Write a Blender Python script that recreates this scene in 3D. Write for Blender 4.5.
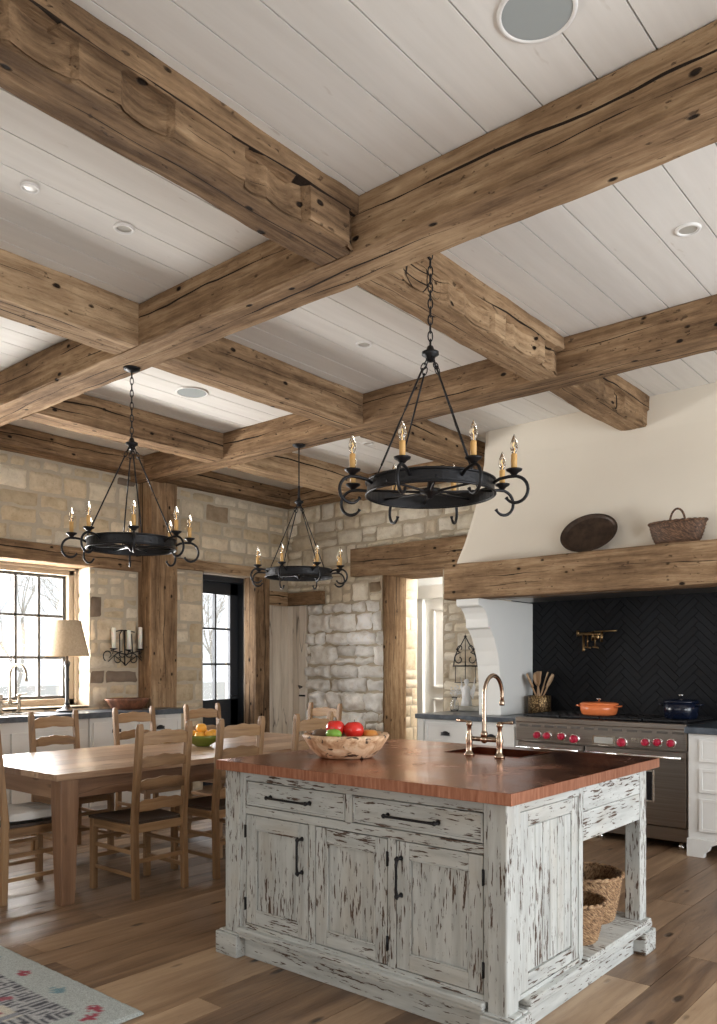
import bpy, bmesh, math, random
from mathutils import Vector, Matrix, noise

for o in list(bpy.data.objects): bpy.data.objects.remove(o)
C = bpy.context.scene.collection
SC = bpy.context.scene
PI = math.pi
H = 1.38                      # eye height

# ------------------------------------------------------------------ camera
cd = bpy.data.cameras.new('camera'); cam = bpy.data.objects.new('camera', cd); C.objects.link(cam)
cam.location = (0, 0, H); cam.rotation_euler = (PI/2, 0, math.radians(40.138))
cd.sensor_fit = 'HORIZONTAL'; cd.sensor_width = 36; cd.lens = 808.22/717*36; cd.shift_y = 153/717
cd.clip_start = .05; cd.clip_end = 200
SC.camera = cam
# ------------------------------------------------------------------ world, lights, exposure
SC.view_settings.view_transform = 'Standard'; SC.view_settings.look = 'None'
SC.view_settings.gamma = 1; SC.view_settings.use_curve_mapping = False
SC.view_settings.exposure = 0.08
w = bpy.data.worlds.new('world'); SC.world = w; w.use_nodes = True
wn = w.node_tree; wn.nodes.clear()
wo = wn.nodes.new('ShaderNodeOutputWorld'); wb = wn.nodes.new('ShaderNodeBackground')
wb.inputs[0].default_value = (.90, .95, 1.0, 1); wb.inputs[1].default_value = 1.35
wn.links.new(wb.outputs[0], wo.inputs[0])
def area(name, loc, rot, sx, sy, power, col=(1, 1, 1), spread=PI):
    l = bpy.data.lights.new(name, 'AREA'); l.shape = 'RECTANGLE'; l.size = sx; l.size_y = sy
    l.energy = power; l.color = col; l.spread = spread
    o = bpy.data.objects.new(name, l); C.objects.link(o); o.location = loc; o.rotation_euler = rot
    return o
# daylight entering by each window (lamps stand outside the openings)
area('daylight_left_window', (-7.75, 3.2, 1.75), (0, -PI/2 + .18, 0), 1.6, 2.2, 320, (1, .985, .96))
area('ground_bounce_left_window', (-7.8, 3.2, 1.15), (0, -PI/2 - .62, 0), 1.2, 2.2, 270, (1, .97, .92))
area('ground_bounce_right_windows', (2.5, 3.6, 1.1), (0, PI/2 + .60, 0), 1.2, 4.4, 45, (1, .97, .92))
area('daylight_glazed_door', (-7.75, 6.1, 1.6), (0, -PI/2, 0), 1.6, .8, 60, (.97, .98, 1))
area('daylight_right_windows', (2.45, 3.6, 1.6), (0, PI/2 - .05, 0), 2.0, 4.4, 250, (.88, .94, 1))
area('daylight_rear_windows', (-2.4, -2.75, 1.6), (PI/2 + .0, 0, 0), 5.6, 2.1, 50, (1, .95, .88))

# ------------------------------------------------------------------ node helpers
class NT:
    def __init__(s, name):
        s.m = bpy.data.materials.new(name); s.m.use_nodes = True
        s.t = s.m.node_tree; s.b = s.t.nodes['Principled BSDF']
    def n(s, typ, **kw):
        x = s.t.nodes.new('ShaderNode' + typ)
        for k, v in kw.items(): setattr(x, k, v)
        return x
    def l(s, a, b): s.t.links.new(a, b)
    def attr(s, name, out='Vector'):
        a = s.n('Attribute'); a.attribute_name = name; return a.outputs[out]
    def scale(s, v, sc, off=None):
        m = s.n('VectorMath', operation='MULTIPLY'); s.l(v, m.inputs[0]); m.inputs[1].default_value = sc
        return m.outputs[0]
    def noise(s, v, sc=1, det=4, rough=.6, dist=0):
        x = s.n('TexNoise'); s.l(v, x.inputs['Vector']); x.inputs['Scale'].default_value = sc
        x.inputs['Detail'].default_value = det; x.inputs['Roughness'].default_value = rough
        x.inputs['Distortion'].default_value = dist; return x.outputs['Fac']
    def ramp(s, f, pts, interp='LINEAR'):
        x = s.n('ValToRGB'); s.l(f, x.inputs[0]); e = x.color_ramp.elements; x.color_ramp.interpolation = interp
        while len(e) < len(pts): e.new(.5)
        for i, (p, c) in enumerate(pts):
            e[i].position = p
            e[i].color = (c[0], c[1], c[2], 1) if hasattr(c, '__len__') else (c, c, c, 1)
        return x.outputs[0]
    def math(s, op, a, b=None, clamp=False):
        x = s.n('Math', operation=op); x.use_clamp = clamp
        for i, q in enumerate((a, b)):
            if q is None: continue
            if isinstance(q, (int, float)): x.inputs[i].default_value = q
            else: s.l(q, x.inputs[i])
        return x.outputs[0]
    def mix(s, f, a, b, mode='MIX'):
        x = s.n('Mix', data_type='RGBA', blend_type=mode)
        for i, q in ((0, f), (6, a), (7, b)):
            if isinstance(q, (int, float)): x.inputs[i].default_value = q
            elif isinstance(q, tuple): x.inputs[i].default_value = (*q, 1)
            else: s.l(q, x.inputs[i])
        return x.outputs[2]
    def bump(s, h, strength=.4, dist=.01, prev=None):
        x = s.n('Bump'); x.inputs['Strength'].default_value = strength; x.inputs['Distance'].default_value = dist
        s.l(h, x.inputs['Height'])
        if prev is not None: s.l(prev, x.inputs['Normal'])
        return x.outputs[0]
    def fin(s, color=None, rough=.6, metal=0, normal=None, **kw):
        if color is not None:
            if isinstance(color, tuple): s.b.inputs['Base Color'].default_value = (*color, 1)
            else: s.l(color, s.b.inputs['Base Color'])
        if isinstance(rough, (int, float)): s.b.inputs['Roughness'].default_value = rough
        else: s.l(rough, s.b.inputs['Roughness'])
        s.b.inputs['Metallic'].default_value = metal
        if normal is not None: s.l(normal, s.b.inputs['Normal'])
        for k, v in kw.items(): s.b.inputs[k.replace('_', ' ')].default_value = v
        return s.m

def wood(name, dark, mid, light, rough=.7, grain=16, cracks=1.0, knots=1.0, bump=.5, tone=.35, crackcol=(.03, .018, .01), spec=.5, crackw=.010):
    t = NT(name); v = t.attr('tc'); r = t.attr('rnd', 'Fac')
    n1 = t.noise(t.scale(v, (1.3, grain, grain)), 1, 6, .65, .35)
    n2 = t.noise(t.scale(v, (.8, 3.5, 3.5)), 1, 3, .5)
    f = t.math('ADD', t.math('MULTIPLY', n1, .62), t.math('MULTIPLY', n2, .38))
    f = t.math('ADD', f, t.math('MULTIPLY', t.math('SUBTRACT', r, .5), tone))
    c = t.ramp(f, [(.30, dark), (.50, mid), (.70, light)])
    cr = t.noise(t.scale(v, (.55, 5, 5)), 1, 3, .45, .25)
    line = t.math('ABSOLUTE', t.math('SUBTRACT', cr, .5))
    msk = t.ramp(t.noise(t.scale(v, (1.1, 2.4, 2.4)), 1.0, 2), [(.47, 0), (.56, 1)])
    line = t.math('MULTIPLY', t.ramp(line, [(0, 1), (crackw, 0)]), msk)
    line = t.math('MULTIPLY', line, cracks, True)
    vo = t.n('TexVoronoi'); t.l(t.scale(v, (2.6, 7, 7)), vo.inputs['Vector']); vo.inputs['Scale'].default_value = 1
    kn = t.math('MULTIPLY', t.ramp(vo.outputs['Distance'], [(.07, 1), (.14, 0)]), knots, True)
    d = t.math('MAXIMUM', line, kn)
    fine = t.ramp(t.noise(t.scale(v, (9, 60, 60)), 1, 3), [(.62, 0), (.72, 1)])
    c = t.mix(t.math('MULTIPLY', fine, .35 * max(knots, .3)), c, dark)
    c = t.mix(d, c, crackcol)
    h = t.math('SUBTRACT', n1, t.math('MULTIPLY', d, 1.2))
    return t.fin(c, rough, normal=t.bump(h, bump, .012), Specular_IOR_Level=spec)

def painted(name, base, chip, amount=.60, rough=.6):
    t = NT(name); v = t.attr('tc'); r = t.attr('rnd', 'Fac')
    big = t.noise(t.scale(v, (1.6, 4, 4)), 1, 3)
    n = t.noise(t.scale(v, (13, 105, 105)), 1, 4, .6, .3)
    n2 = t.noise(t.scale(v, (22, 70, 70)), 1, 3, .6)
    f = t.math('ADD', t.math('MULTIPLY', n, .75), t.math('MULTIPLY', big, .35))
    m = t.ramp(f, [(amount, 0), (amount + .025, 1)])
    m2 = t.ramp(n2, [(.69, 0), (.72, 1)])
    m = t.math('MAXIMUM', m, t.math('MULTIPLY', m2, .8))
    tone = t.ramp(t.noise(t.scale(v, (3, 26, 26)), 1, 4), [(.3, tuple(x*.72 for x in base)), (.6, base)])
    tone = t.mix(t.math('MULTIPLY', t.ramp(t.noise(t.scale(v, (2, 5, 5)), 1, 3), [(.5, 0), (.75, 1)]), .45), tone, (.42, .36, .28))
    cc = t.mix(t.noise(t.scale(v, (8, 30, 30)), 1, 2), chip, tuple(x*2.2 for x in chip))
    c = t.mix(m, tone, cc)
    return t.fin(c, rough, normal=t.bump(t.math('SUBTRACT', t.math('MULTIPLY', n, .3), m), .45, .004), Specular_IOR_Level=.35)

def plain(name, col, rough=.5, metal=0, nscale=0, nstr=.2, var=0, **kw):
    t = NT(name); c = col; nor = None
    if nscale:
        tc = t.n('TexCoord').outputs['Object']
        nn = t.noise(tc, nscale, 4)
        nor = t.bump(nn, nstr, .01)
        if var: c = t.mix(nn, tuple(x*(1-var) for x in col), tuple(min(1, x*(1+var)) for x in col))
    return t.fin(c, rough, metal, nor, **kw)

M = {}
M['beam'] = wood('hewn_oak', (.155, .085, .042), (.37, .225, .118), (.56, .375, .215), rough=.85, grain=13, cracks=1, knots=1, bump=.9, tone=.22, spec=.2)
def beamwood(name, dark, mid, light):
    t = NT(name); v = t.attr('tc'); r = t.attr('rnd', 'Fac')
    of = t.n('VectorMath', operation='SCALE'); of.inputs[0].default_value = (0, 11.3, 23.7); t.l(r, of.inputs['Scale'])
    sb_ = t.n('VectorMath', operation='SUBTRACT'); t.l(v, sb_.inputs[0]); t.l(of.outputs[0], sb_.inputs[1])
    sp = t.n('SeparateXYZ'); t.l(sb_.outputs[0], sp.inputs[0]); A, U, V = sp.outputs
    n1 = t.noise(t.scale(v, (1.6, 22, 22)), 1, 7, .68, .3)
    n2 = t.noise(t.scale(v, (1.0, 3.5, 3.5)), 1, 3, .5)
    n3 = t.noise(t.scale(v, (7, 13, 13)), 1, 5, .65)
    f = t.math('ADD', t.math('MULTIPLY', n1, .5), t.math('MULTIPLY', n2, .3)); f = t.math('ADD', f, t.math('MULTIPLY', n3, .2))
    f = t.math('ADD', f, t.math('MULTIPLY', t.math('SUBTRACT', r, .5), .12))
    c = t.ramp(f, [(.36, dark), (.5, mid), (.64, light)])
    def n1d(freq, ph):
        x = t.n('CombineXYZ'); t.l(t.math('MULTIPLY', A, freq), x.inputs[0]); t.l(t.math('ADD', t.math('MULTIPLY', r, 31), ph), x.inputs[1]); return t.noise(x.outputs[0], 1, 3, .55)
    tot = None
    for i, (coord, off) in enumerate(((U, -.01), (V, .02), (U, .06), (V, -.055))):
        pos = t.math('MULTIPLY', t.math('SUBTRACT', n1d(.75, 3.3*i), .5), .16)
        dd = t.math('ABSOLUTE', t.math('SUBTRACT', t.math('SUBTRACT', coord, pos), off))
        wv = t.math('MULTIPLY', t.ramp(n1d(1.0, 40+7*i), [(.42 if i < 2 else .52, 0), (.62, 1)]), .0065 if i < 2 else .004)
        ln = t.math('GREATER_THAN', wv, dd)
        tot = ln if tot is None else t.math('MAXIMUM', tot, ln)
    vo = t.n('TexVoronoi'); t.l(t.scale(v, (5, 9, 9)), vo.inputs['Vector']); vo.inputs['Scale'].default_value = 1
    kn = t.ramp(vo.outputs['Distance'], [(.075, 1), (.12, 0)])
    pit = t.ramp(t.noise(t.scale(v, (16, 34, 34)), 1, 3, .6), [(.66, 0), (.70, 1)])
    d = t.math('MAXIMUM', tot, kn)
    fine = t.ramp(t.noise(t.scale(v, (6, 70, 70)), 1, 4), [(.56, 0), (.68, 1)])
    c = t.mix(t.math('MULTIPLY', fine, .5), c, dark)
    c = t.mix(t.math('MULTIPLY', pit, .7), c, (.07, .045, .028))
    c = t.mix(d, c, (.022, .014, .009))
    h = t.math('SUBTRACT', t.math('ADD', n1, t.math('MULTIPLY', n3, .9)), t.math('ADD', t.math('MULTIPLY', d, 1.2), t.math('MULTIPLY', pit, .5)))
    return t.fin(c, .85, normal=t.bump(h, 1.0, .016), Specular_IOR_Level=.2)
M['beam'] = beamwood('hewn_old_oak', (.105, .062, .034), (.285, .18, .10), (.52, .365, .22))
M['table'] = wood('table_pine', (.11, .055, .03), (.23, .125, .07), (.35, .21, .125), rough=.42, grain=20, cracks=.5, knots=.5, bump=.3, tone=.3)
M['tabletop'] = wood('tabletop_pine', (.22, .125, .075), (.40, .26, .165), (.55, .39, .27), rough=.30, grain=20, cracks=.5, knots=.6, bump=.25, tone=.3)
M['chair'] = wood('chair_oak', (.15, .078, .034), (.31, .18, .086), (.45, .285, .15), rough=.5, grain=26, cracks=.3, knots=.15, bump=.3, tone=.2)
M['floor'] = wood('floor_planks', (.125, .072, .04), (.29, .185, .11), (.46, .32, .20), rough=.38, grain=13, cracks=.15, knots=.9, bump=.3, tone=.32, crackw=.003)
M['pale'] = wood('pale_planks', (.50, .42, .33), (.70, .62, .51), (.84, .77, .67), rough=.7, grain=12, cracks=.8, knots=.4, bump=.4, tone=.3)
M['frame'] = wood('window_oak', (.27, .21, .15), (.42, .34, .25), (.52, .43, .33), rough=.6, grain=20, cracks=.2, knots=0, bump=.3, tone=.1)
M['bowlwood'] = wood('dark_dough_bowl_wood', (.13, .05, .025), (.30, .12, .06), (.5, .25, .13), rough=.4, grain=9, cracks=.4, knots=.5)
M['spoon'] = wood('spoon_wood', (.28, .16, .08), (.48, .30, .17), (.6, .42, .26), rough=.6, grain=30, cracks=0, knots=0)
M['paint'] = painted('distressed_paint', (.53, .545, .525), (.055, .034, .023), .617)
M['ceiling'] = None
t = NT('white_boards'); v = t.attr('tc'); r = t.attr('rnd', 'Fac')
n = t.noise(t.scale(v, (1.5, 16, 16)), 1, 5)
c = t.ramp(t.math('ADD', n, t.math('MULTIPLY', t.math('SUBTRACT', r, .5), .25)), [(.2, (.70, .675, .635)), (.8, (.80, .78, .745))])
kn = t.ramp(t.noise(t.scale(v, (7, 22, 22)), 1, 2), [(.70, 0), (.78, 1)])
c = t.mix(t.math('MULTIPLY', kn, .35), c, (.42, .36, .29))
M['ceiling'] = t.fin(c, .75, normal=t.bump(n, .12, .01))
M['joint'] = plain('dark_joint', (.05, .04, .03), .9)
# stone: colour per stone lives in the 'col' attribute
t = NT('field_stone'); a = t.attr('col', 'Color'); tc = t.n('TexCoord').outputs['Object']
n = t.noise(tc, 9, 7, .65); n2 = t.noise(tc, 42, 4, .7); n3 = t.noise(tc, 3, 3)
f = t.ramp(t.math('ADD', t.math('MULTIPLY', n, .7), t.math('MULTIPLY', n3, .3)), [(.32, (.74, .69, .62)), (.5, (.99, .975, .95)), (.68, (1.16, 1.15, 1.13))])
c = t.mix(1.0, a, f, 'MULTIPLY')
c = t.mix(t.math('MULTIPLY', t.ramp(n2, [(.60, 0), (.68, 1)]), .35), c, (.20, .15, .10))
M['stone'] = t.fin(c, .92, normal=t.bump(n2, .5, .006, t.bump(n, .7, .02)), Specular_IOR_Level=.15)
M['mortar'] = plain('lime_mortar', (.49, .42, .32), .95, 0, 30, .4, .12)
M['plaster'] = plain('cream_plaster', (.84, .775, .665), .9, 0, 2.2, .12, .03, Specular_IOR_Level=.2)
M['whiteplaster'] = plain('white_plaster', (.80, .80, .77), .8, 0, 2.5, .1, .02)
M['cabinet'] = plain('cabinet_white_paint', (.74, .735, .71), .5, 0, 3, .05, .02)
M['gap'] = plain('shadow_gap', (.10, .09, .08), .8)
t = NT('blue_soapstone'); tc = t.n('TexCoord').outputs['Object']; n = t.noise(tc, 14, 6)
M['counter'] = t.fin(t.ramp(n, [(.3, (.035, .045, .058)), (.7, (.10, .12, .145))]), .32, normal=t.bump(n, .1, .004))
t = NT('black_tile'); r = t.attr('rnd', 'Fac'); tc = t.n('TexCoord').outputs['Object']; n = t.noise(tc, 25, 4)
M['tile'] = t.fin(t.ramp(t.math('ADD', t.math('MULTIPLY', r, .6), t.math('MULTIPLY', n, .4)), [(.2, (.005, .0055, .007)), (.8, (.0075, .0085, .011))]), .5, normal=t.bump(n, .2, .004), Specular_IOR_Level=.22)
M['grout'] = plain('dark_grout', (.012, .012, .014), .9)
t = NT('copper_top'); tc = t.n('TexCoord').outputs['Object']
n = t.noise(tc, 3.2, 5, .6, .4); n2 = t.noise(tc, 26, 3)
c = t.ramp(n, [(.3, (.22, .08, .045)), (.55, (.45, .18, .105)), (.75, (.64, .31, .20))])
M['copper'] = t.fin(c, t.ramp(n, [(.3, .17), (.7, .30)]), 1, t.bump(n2, .10, .006, t.bump(n, .06, .02)))
t = NT('copper_edge'); tc = t.n('TexCoord').outputs['Object']
n = t.noise(t.scale(tc, (70, 70, 8)), 1, 3)
M['copperedge'] = t.fin(t.ramp(n, [(.3, (.29, .105, .055)), (.7, (.50, .23, .14))]), .42, .6, t.bump(n, .3, .003))
M['iron'] = plain('black_iron', (.018, .018, .020), .42, .6, 40, .25, 0)
M['bronze'] = plain('antique_bronze_metal', (.35, .265, .195), .22, 1)
M['nickel'] = plain('aged_nickel', (.28, .24, .19), .3, 1)
M['darkbrass'] = plain('dark_brass', (.30, .19, .09), .3, 1)
t = NT('stainless'); tc = t.n('TexCoord').outputs['Object']; n = t.noise(t.scale(tc, (2, 2, 120)), 1, 3)
M['steel'] = t.fin(t.ramp(n, [(.3, (.30, .27, .245)), (.7, (.40, .365, .335))]), .30, 1, t.bump(n, .03, .002))
M['chrome'] = plain('bright_steel', (.75, .74, .72), .16, 1)
M['blackglass'] = plain('black_oven_glass', (.008, .008, .01), .08)
M['castiron'] = plain('cast_iron_grate', (.014, .014, .016), .55, .3)
M['red'] = plain('red_knob', (.42, .012, .045), .28)
M['screen'] = plain('pale_display', (.50, .50, .47), .25, .3)
M['candle'] = plain('amber_candle_sleeve', (.62, .36, .12), .5, 0, 30, .3, .2)
M['wax'] = plain('ivory_wax', (.86, .82, .72), .45, 0, 0, 0, 0, Subsurface_Weight=.2)
M['cuff'] = plain('flame_tip', (.9, .7, .4), .4)
def glass(name, col=(1, 1, 1), rough=0.0, ior=1.45):
    t = NT(name); return t.fin(col, rough, Transmission_Weight=1.0, IOR=ior)
M['bulb'] = glass('bulb_glass', (1, .97, .9))
M['glass'] = glass('clear_glass')
# thin window pane: mostly clear with a weak reflection
t = NT('window_pane'); tr = t.n('BsdfTransparent'); gl = t.n('BsdfGlossy'); gl.inputs['Roughness'].default_value = .02
mx = t.n('MixShader'); mx.inputs[0].default_value = .06
t.l(tr.outputs[0], mx.inputs[1]); t.l(gl.outputs[0], mx.inputs[2]); t.l(mx.outputs[0], t.t.nodes['Material Output'].inputs[0])
M['pane'] = t.m
t = NT('filament'); M['filament'] = t.fin((1, .7, .3), .5); t.b.inputs['Emission Color'].default_value = (1, .62, .25, 1); t.b.inputs['Emission Strength'].default_value = .9
t = NT('linen_shade'); n = t.noise(t.scale(t.n('TexCoord').outputs['Object'], (60, 60, 60)), 1, 3)
M['shade'] = t.fin(t.ramp(n, [(.3, (.48, .36, .235)), (.7, (.60, .47, .32))]), .8, Transmission_Weight=.0)
M['black'] = plain('black_metal', (.015, .015, .017), .4)
M['doorblack'] = plain('dark_door_paint', (.022, .026, .032), .38)
M['orange_pot'] = plain('orange_enamel', (.78, .21, .07), .22)
M['blue_pot'] = plain('navy_enamel', (.005, .008, .02), .2)
M['orangefruit'] = plain('orange_peel', (.88, .42, .05), .45, 0, 60, .4, .12)
M['apple'] = plain('red_fruit_skin', (.62, .03, .022), .18, 0, 6, .05, .35)
M['pepper'] = plain('green_pepper_skin', (.22, .42, .06), .25, 0, 5, .1, .3)
M['ochre'] = plain('amber_fruit_skin', (.62, .25, .05), .4, 0, 9, .2, .35)
M['darkfruit'] = plain('brown_dried_fruit', (.13, .075, .04), .7, 0, 25, .6, .4)
M['stem'] = plain('dry_stem', (.12, .09, .04), .8)
M['green_bowl'] = plain('olive_glaze', (.16, .19, .03), .25, 0, 6, .1, .25)
M['honey'] = plain('amber_content', (.55, .33, .08), .4)
M['linen'] = plain('white_linen', (.82, .82, .80), .85, 0, 18, .5, .05)
M['leather'] = plain('dark_seat_leather', (.055, .038, .028), .38, 0, 22, .3, .25)
M['gypsum'] = plain('white_downlight', (.82, .81, .79), .5)
M['grille'] = plain('grey_speaker_cloth', (.34, .37, .37), .8)
M['lens'] = plain('frosted_lens', (.85, .84, .80), .35)
t = NT('burl'); tc = t.n('TexCoord').outputs['Object']; n = t.noise(tc, 16, 6, .6, 1.2); n2 = t.noise(t.scale(tc, (1, 1, 1.6)), 13, 3, .5, 1.5)
c = t.ramp(n, [(.35, (.42, .22, .11)), (.55, (.72, .50, .31)), (.75, (.80, .66, .48))])
c = t.mix(t.ramp(n2, [(.60, 0), (.64, 1)]), c, (.07, .04, .025))
M['burl'] = t.fin(c, .55, normal=t.bump(n2, .4, .01))
t = NT('wicker'); v = t.attr('tc'); n = t.noise(t.scale(v, (60, 60, 60)), 1, 3)
M['wicker'] = t.fin(t.ramp(n, [(.35, (.09, .045, .02)), (.5, (.30, .17, .085)), (.68, (.52, .35, .19))]), .65, normal=t.bump(n, .5, .003))
t = NT('dark_wicker'); v = t.attr('tc'); n = t.noise(t.scale(v, (60, 60, 60)), 1, 3)
M['wickerdark'] = t.fin(t.ramp(n, [(.35, (.03, .014, .007)), (.5, (.10, .05, .026)), (.68, (.26, .14, .075))]), .6, normal=t.bump(n, .6, .004))
t = NT('woven_brass'); tc = t.n('TexCoord').outputs['Object']; vo = t.n('TexVoronoi'); t.l(tc, vo.inputs['Vector']); vo.inputs['Scale'].default_value = 75
M['wovenbrass'] = t.fin(t.ramp(vo.outputs['Distance'], [(.2, (.62, .42, .20)), (.55, (.10, .06, .03))]), .35, .8, t.bump(vo.outputs['Distance'], .6, .005))
t = NT('dark_tray'); tc = t.n('TexCoord').outputs['Object']; n = t.noise(tc, 12, 5)
M['tray'] = t.fin(t.ramp(n, [(.35, (.028, .017, .011)), (.7, (.085, .052, .034))]), .42, .3, t.bump(n, .15, .005))
t = NT('rug_wool'); a = t.attr('col', 'Color'); tc = t.n('TexCoord').outputs['Object']; n = t.noise(tc, 190, 3)
c = t.mix(1.0, a, t.ramp(n, [(.3, (.62, .62, .62)), (.7, (1.15, 1.15, 1.15))]), 'MULTIPLY')
M['rug'] = t.fin(c, .95, normal=t.bump(n, 1.0, .006), Specular_IOR_Level=.1)
M['gravel'] = plain('pale_gravel', (.62, .60, .55), .95, 0, 4, .4, .1)
M['bark'] = plain('pale_bark', (.62, .58, .52), .9, 0, 10, .4, .2)
M['leaf'] = plain('pale_foliage', (.36, .42, .24), .8)
M['greybook'] = plain('grey_cover', (.45, .43, .38), .7)
M['crystal'] = glass('crystal', (.96, .98, 1), .05)
M['porcelain'] = plain('white_bisque', (.78, .79, .80), .45, 0, 20, .4, .1)

# ------------------------------------------------------------------ mesh builder
RNG = random.Random(7)
class MB:
    def __init__(s):
        s.v = []; s.f = []; s.tc = []; s.rn = []; s.col = []; s.sm = []; s.mi = []; s.xf = None; s.cur = 0; s.c = (1, 1, 1)
    def add(s, vs, fs, tcs=None, r=None, smooth=False):
        b = len(s.v); r = RNG.random() if r is None else r
        off = Vector((r*37.1, r*11.3, r*23.7))
        for i, p in enumerate(vs):
            p = Vector(p); q = Vector(tcs[i]) if tcs else p
            s.tc.append(q + off); s.rn.append(r); s.col.append(s.c)
            s.v.append(s.xf @ p if s.xf else p)
        for f in fs: s.f.append([b+i for i in f]); s.sm.append(smooth); s.mi.append(s.cur)
        return s
    def box(s, x0, x1, y0, y1, z0, z1, g='x', r=None):
        vs = [(x, y, z) for z in (z0, z1) for y in (y0, y1) for x in (x0, x1)]
        k = {'x': lambda p: p, 'y': lambda p: (p[1], p[0], p[2]), 'z': lambda p: (p[2], p[0], p[1])}[g]
        fs = [(0, 2, 3, 1), (4, 5, 7, 6), (0, 1, 5, 4), (2, 6, 7, 3), (0, 4, 6, 2), (1, 3, 7, 5)]
        return s.add(vs, fs, [k(p) for p in vs], r)
    def tube(s, pts, r, n=8, closed=False, rn=None):
        pts = [Vector(p) for p in pts]; N = len(pts)
        rs = r if hasattr(r, '__len__') else [r]*N
        T = []
        for i in range(N):
            a = pts[(i-1) % N] if (closed or i > 0) else pts[i]; b = pts[(i+1) % N] if (closed or i < N-1) else pts[i]
            T.append((b-a).normalized())
        up = Vector((0, 0, 1)) if abs(T[0].z) < .9 else Vector((1, 0, 0))
        nn = (up - T[0]*up.dot(T[0])).normalized()
        vs = []; tcs = []; L = 0
        for i in range(N):
            if i: L += (pts[i]-pts[i-1]).length
            nn = (nn - T[i]*nn.dot(T[i])).normalized(); bb = T[i].cross(nn)
            for k in range(n):
                a = 2*PI*k/n; o = nn*math.cos(a)*rs[i] + bb*math.sin(a)*rs[i]
                vs.append(pts[i]+o); tcs.append((L, o.x+o.z, o.y))
        fs = []
        for i in range(N if closed else N-1):
            for k in range(n):
                a = i*n+k; b = i*n+(k+1) % n; j = ((i+1) % N)*n
                fs.append((a, b, j+(k+1) % n, j+k))
        if not closed: fs.append(tuple(range(n))[::-1]); fs.append(tuple((N-1)*n+k for k in range(n)))
        return s.add(vs, fs, tcs, rn, True)
    def lathe(s, prof, n=24, c=(0, 0, 0), sx=1, sy=1, cap=True, fn=None, r=None):
        vs = []; tcs = []
        for j, (rr, z) in enumerate(prof):
            for k in range(n):
                a = 2*PI*k/n; q = fn(a, j) if fn else 1
                vs.append((c[0]+rr*q*math.cos(a)*sx, c[1]+rr*q*math.sin(a)*sy, c[2]+z)); tcs.append((z, rr*math.cos(a), rr*math.sin(a)))
        fs = []
        for j in range(len(prof)-1):
            for k in range(n): fs.append((j*n+k, j*n+(k+1) % n, (j+1)*n+(k+1) % n, (j+1)*n+k))
        if cap:
            if prof[0][0] > 1e-5: fs.append(tuple(range(n))[::-1])
            if prof[-1][0] > 1e-5: fs.append(tuple((len(prof)-1)*n+k for k in range(n)))
        return s.add(vs, fs, tcs, r, True)
    def ball(s, c, r, n=14, sc=(1, 1, 1), fn=None):
        prof = [(max(1e-4, r*math.sin(PI*i/n)), -r*math.cos(PI*i/n)*sc[2]) for i in range(n+1)]
        return s.lathe(prof, n*2, c, sc[0], sc[1], False, fn)
    def prism(s, poly, ax, a0, a1, g=0):
        # poly in the two other axes (in xyz order), extruded along ax
        def P(u, w, t):
            return {'x': (t, u, w), 'y': (u, t, w), 'z': (u, w, t)}[ax]
        n = len(poly); vs = [P(u, w, a0) for u, w in poly] + [P(u, w, a1) for u, w in poly]
        fs = [tuple(range(n)), tuple(range(n, 2*n))[::-1]] + [(i, i+n, (i+1) % n+n, (i+1) % n) for i in range(n)]
        k = {'x': lambda p: p, 'y': lambda p: (p[1], p[0], p[2]), 'z': lambda p: (p[2], p[0], p[1])}[g or ax]
        return s.add(vs, fs, [k(p) for p in vs])
    def build(s, name, mat, parent=None, bevel=0, label=None, seg=2):
        me = bpy.data.meshes.new(name)
        off = parent.location if parent is not None else Vector((0, 0, 0))
        if parent is not None and parent.parent is not None: off = off + parent.parent.location
        org = Vector((0, 0, 0))
        if parent is None and s.v:
            lo = Vector([min(p[i] for p in s.v) for i in range(3)]); hi = Vector([max(p[i] for p in s.v) for i in range(3)])
            org = Vector(((lo.x+hi.x)/2, (lo.y+hi.y)/2, lo.z)); off = org
        me.from_pydata([tuple(p - off) for p in s.v], [], s.f)
        a = me.attributes.new('tc', 'FLOAT_VECTOR', 'POINT'); a.data.foreach_set('vector', [x for q in s.tc for x in q])
        a = me.attributes.new('rnd', 'FLOAT', 'POINT'); a.data.foreach_set('value', s.rn)
        a = me.attributes.new('col', 'FLOAT_COLOR', 'POINT'); a.data.foreach_set('color', [x for q in s.col for x in (*q, 1)])
        for m in (mat if isinstance(mat, (list, tuple)) else [mat]): me.materials.append(m)
        me.polygons.foreach_set('use_smooth', s.sm); me.polygons.foreach_set('material_index', s.mi)
        bm = bmesh.new(); bm.from_mesh(me); bmesh.ops.recalc_face_normals(bm, faces=bm.faces); bm.to_mesh(me); bm.free()
        me.update()
        o = bpy.data.objects.new(name, me); C.objects.link(o)
        if parent is not None: o.parent = parent
        else: o.location = org
        if bevel:
            b = o.modifiers.new('bevel', 'BEVEL'); b.width = bevel; b.segments = seg; b.limit_method = 'ANGLE'; b.angle_limit = .6
        if label: o['label'] = label
        return o
def thing(name, loc, label, cat, group=None, rz=0):
    o = bpy.data.objects.new(name, None); C.objects.link(o); o.location = loc; o.rotation_euler = (0, 0, rz)
    o.empty_display_size = .1
    return tag(o, label, cat, group)
def tag(o, label, cat, group=None):
    o['label'] = label; o['category'] = cat
    if group: o['group'] = group
    return o
def struct(o): o['kind'] = 'structure'; return o
def copy_tree(o, parent=None):
    c = o.copy(); C.objects.link(c)
    if parent is not None: c.parent = parent
    for ch in list(o.children): copy_tree(ch, c)
    return c
def R(a): return math.radians(a)

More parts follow.
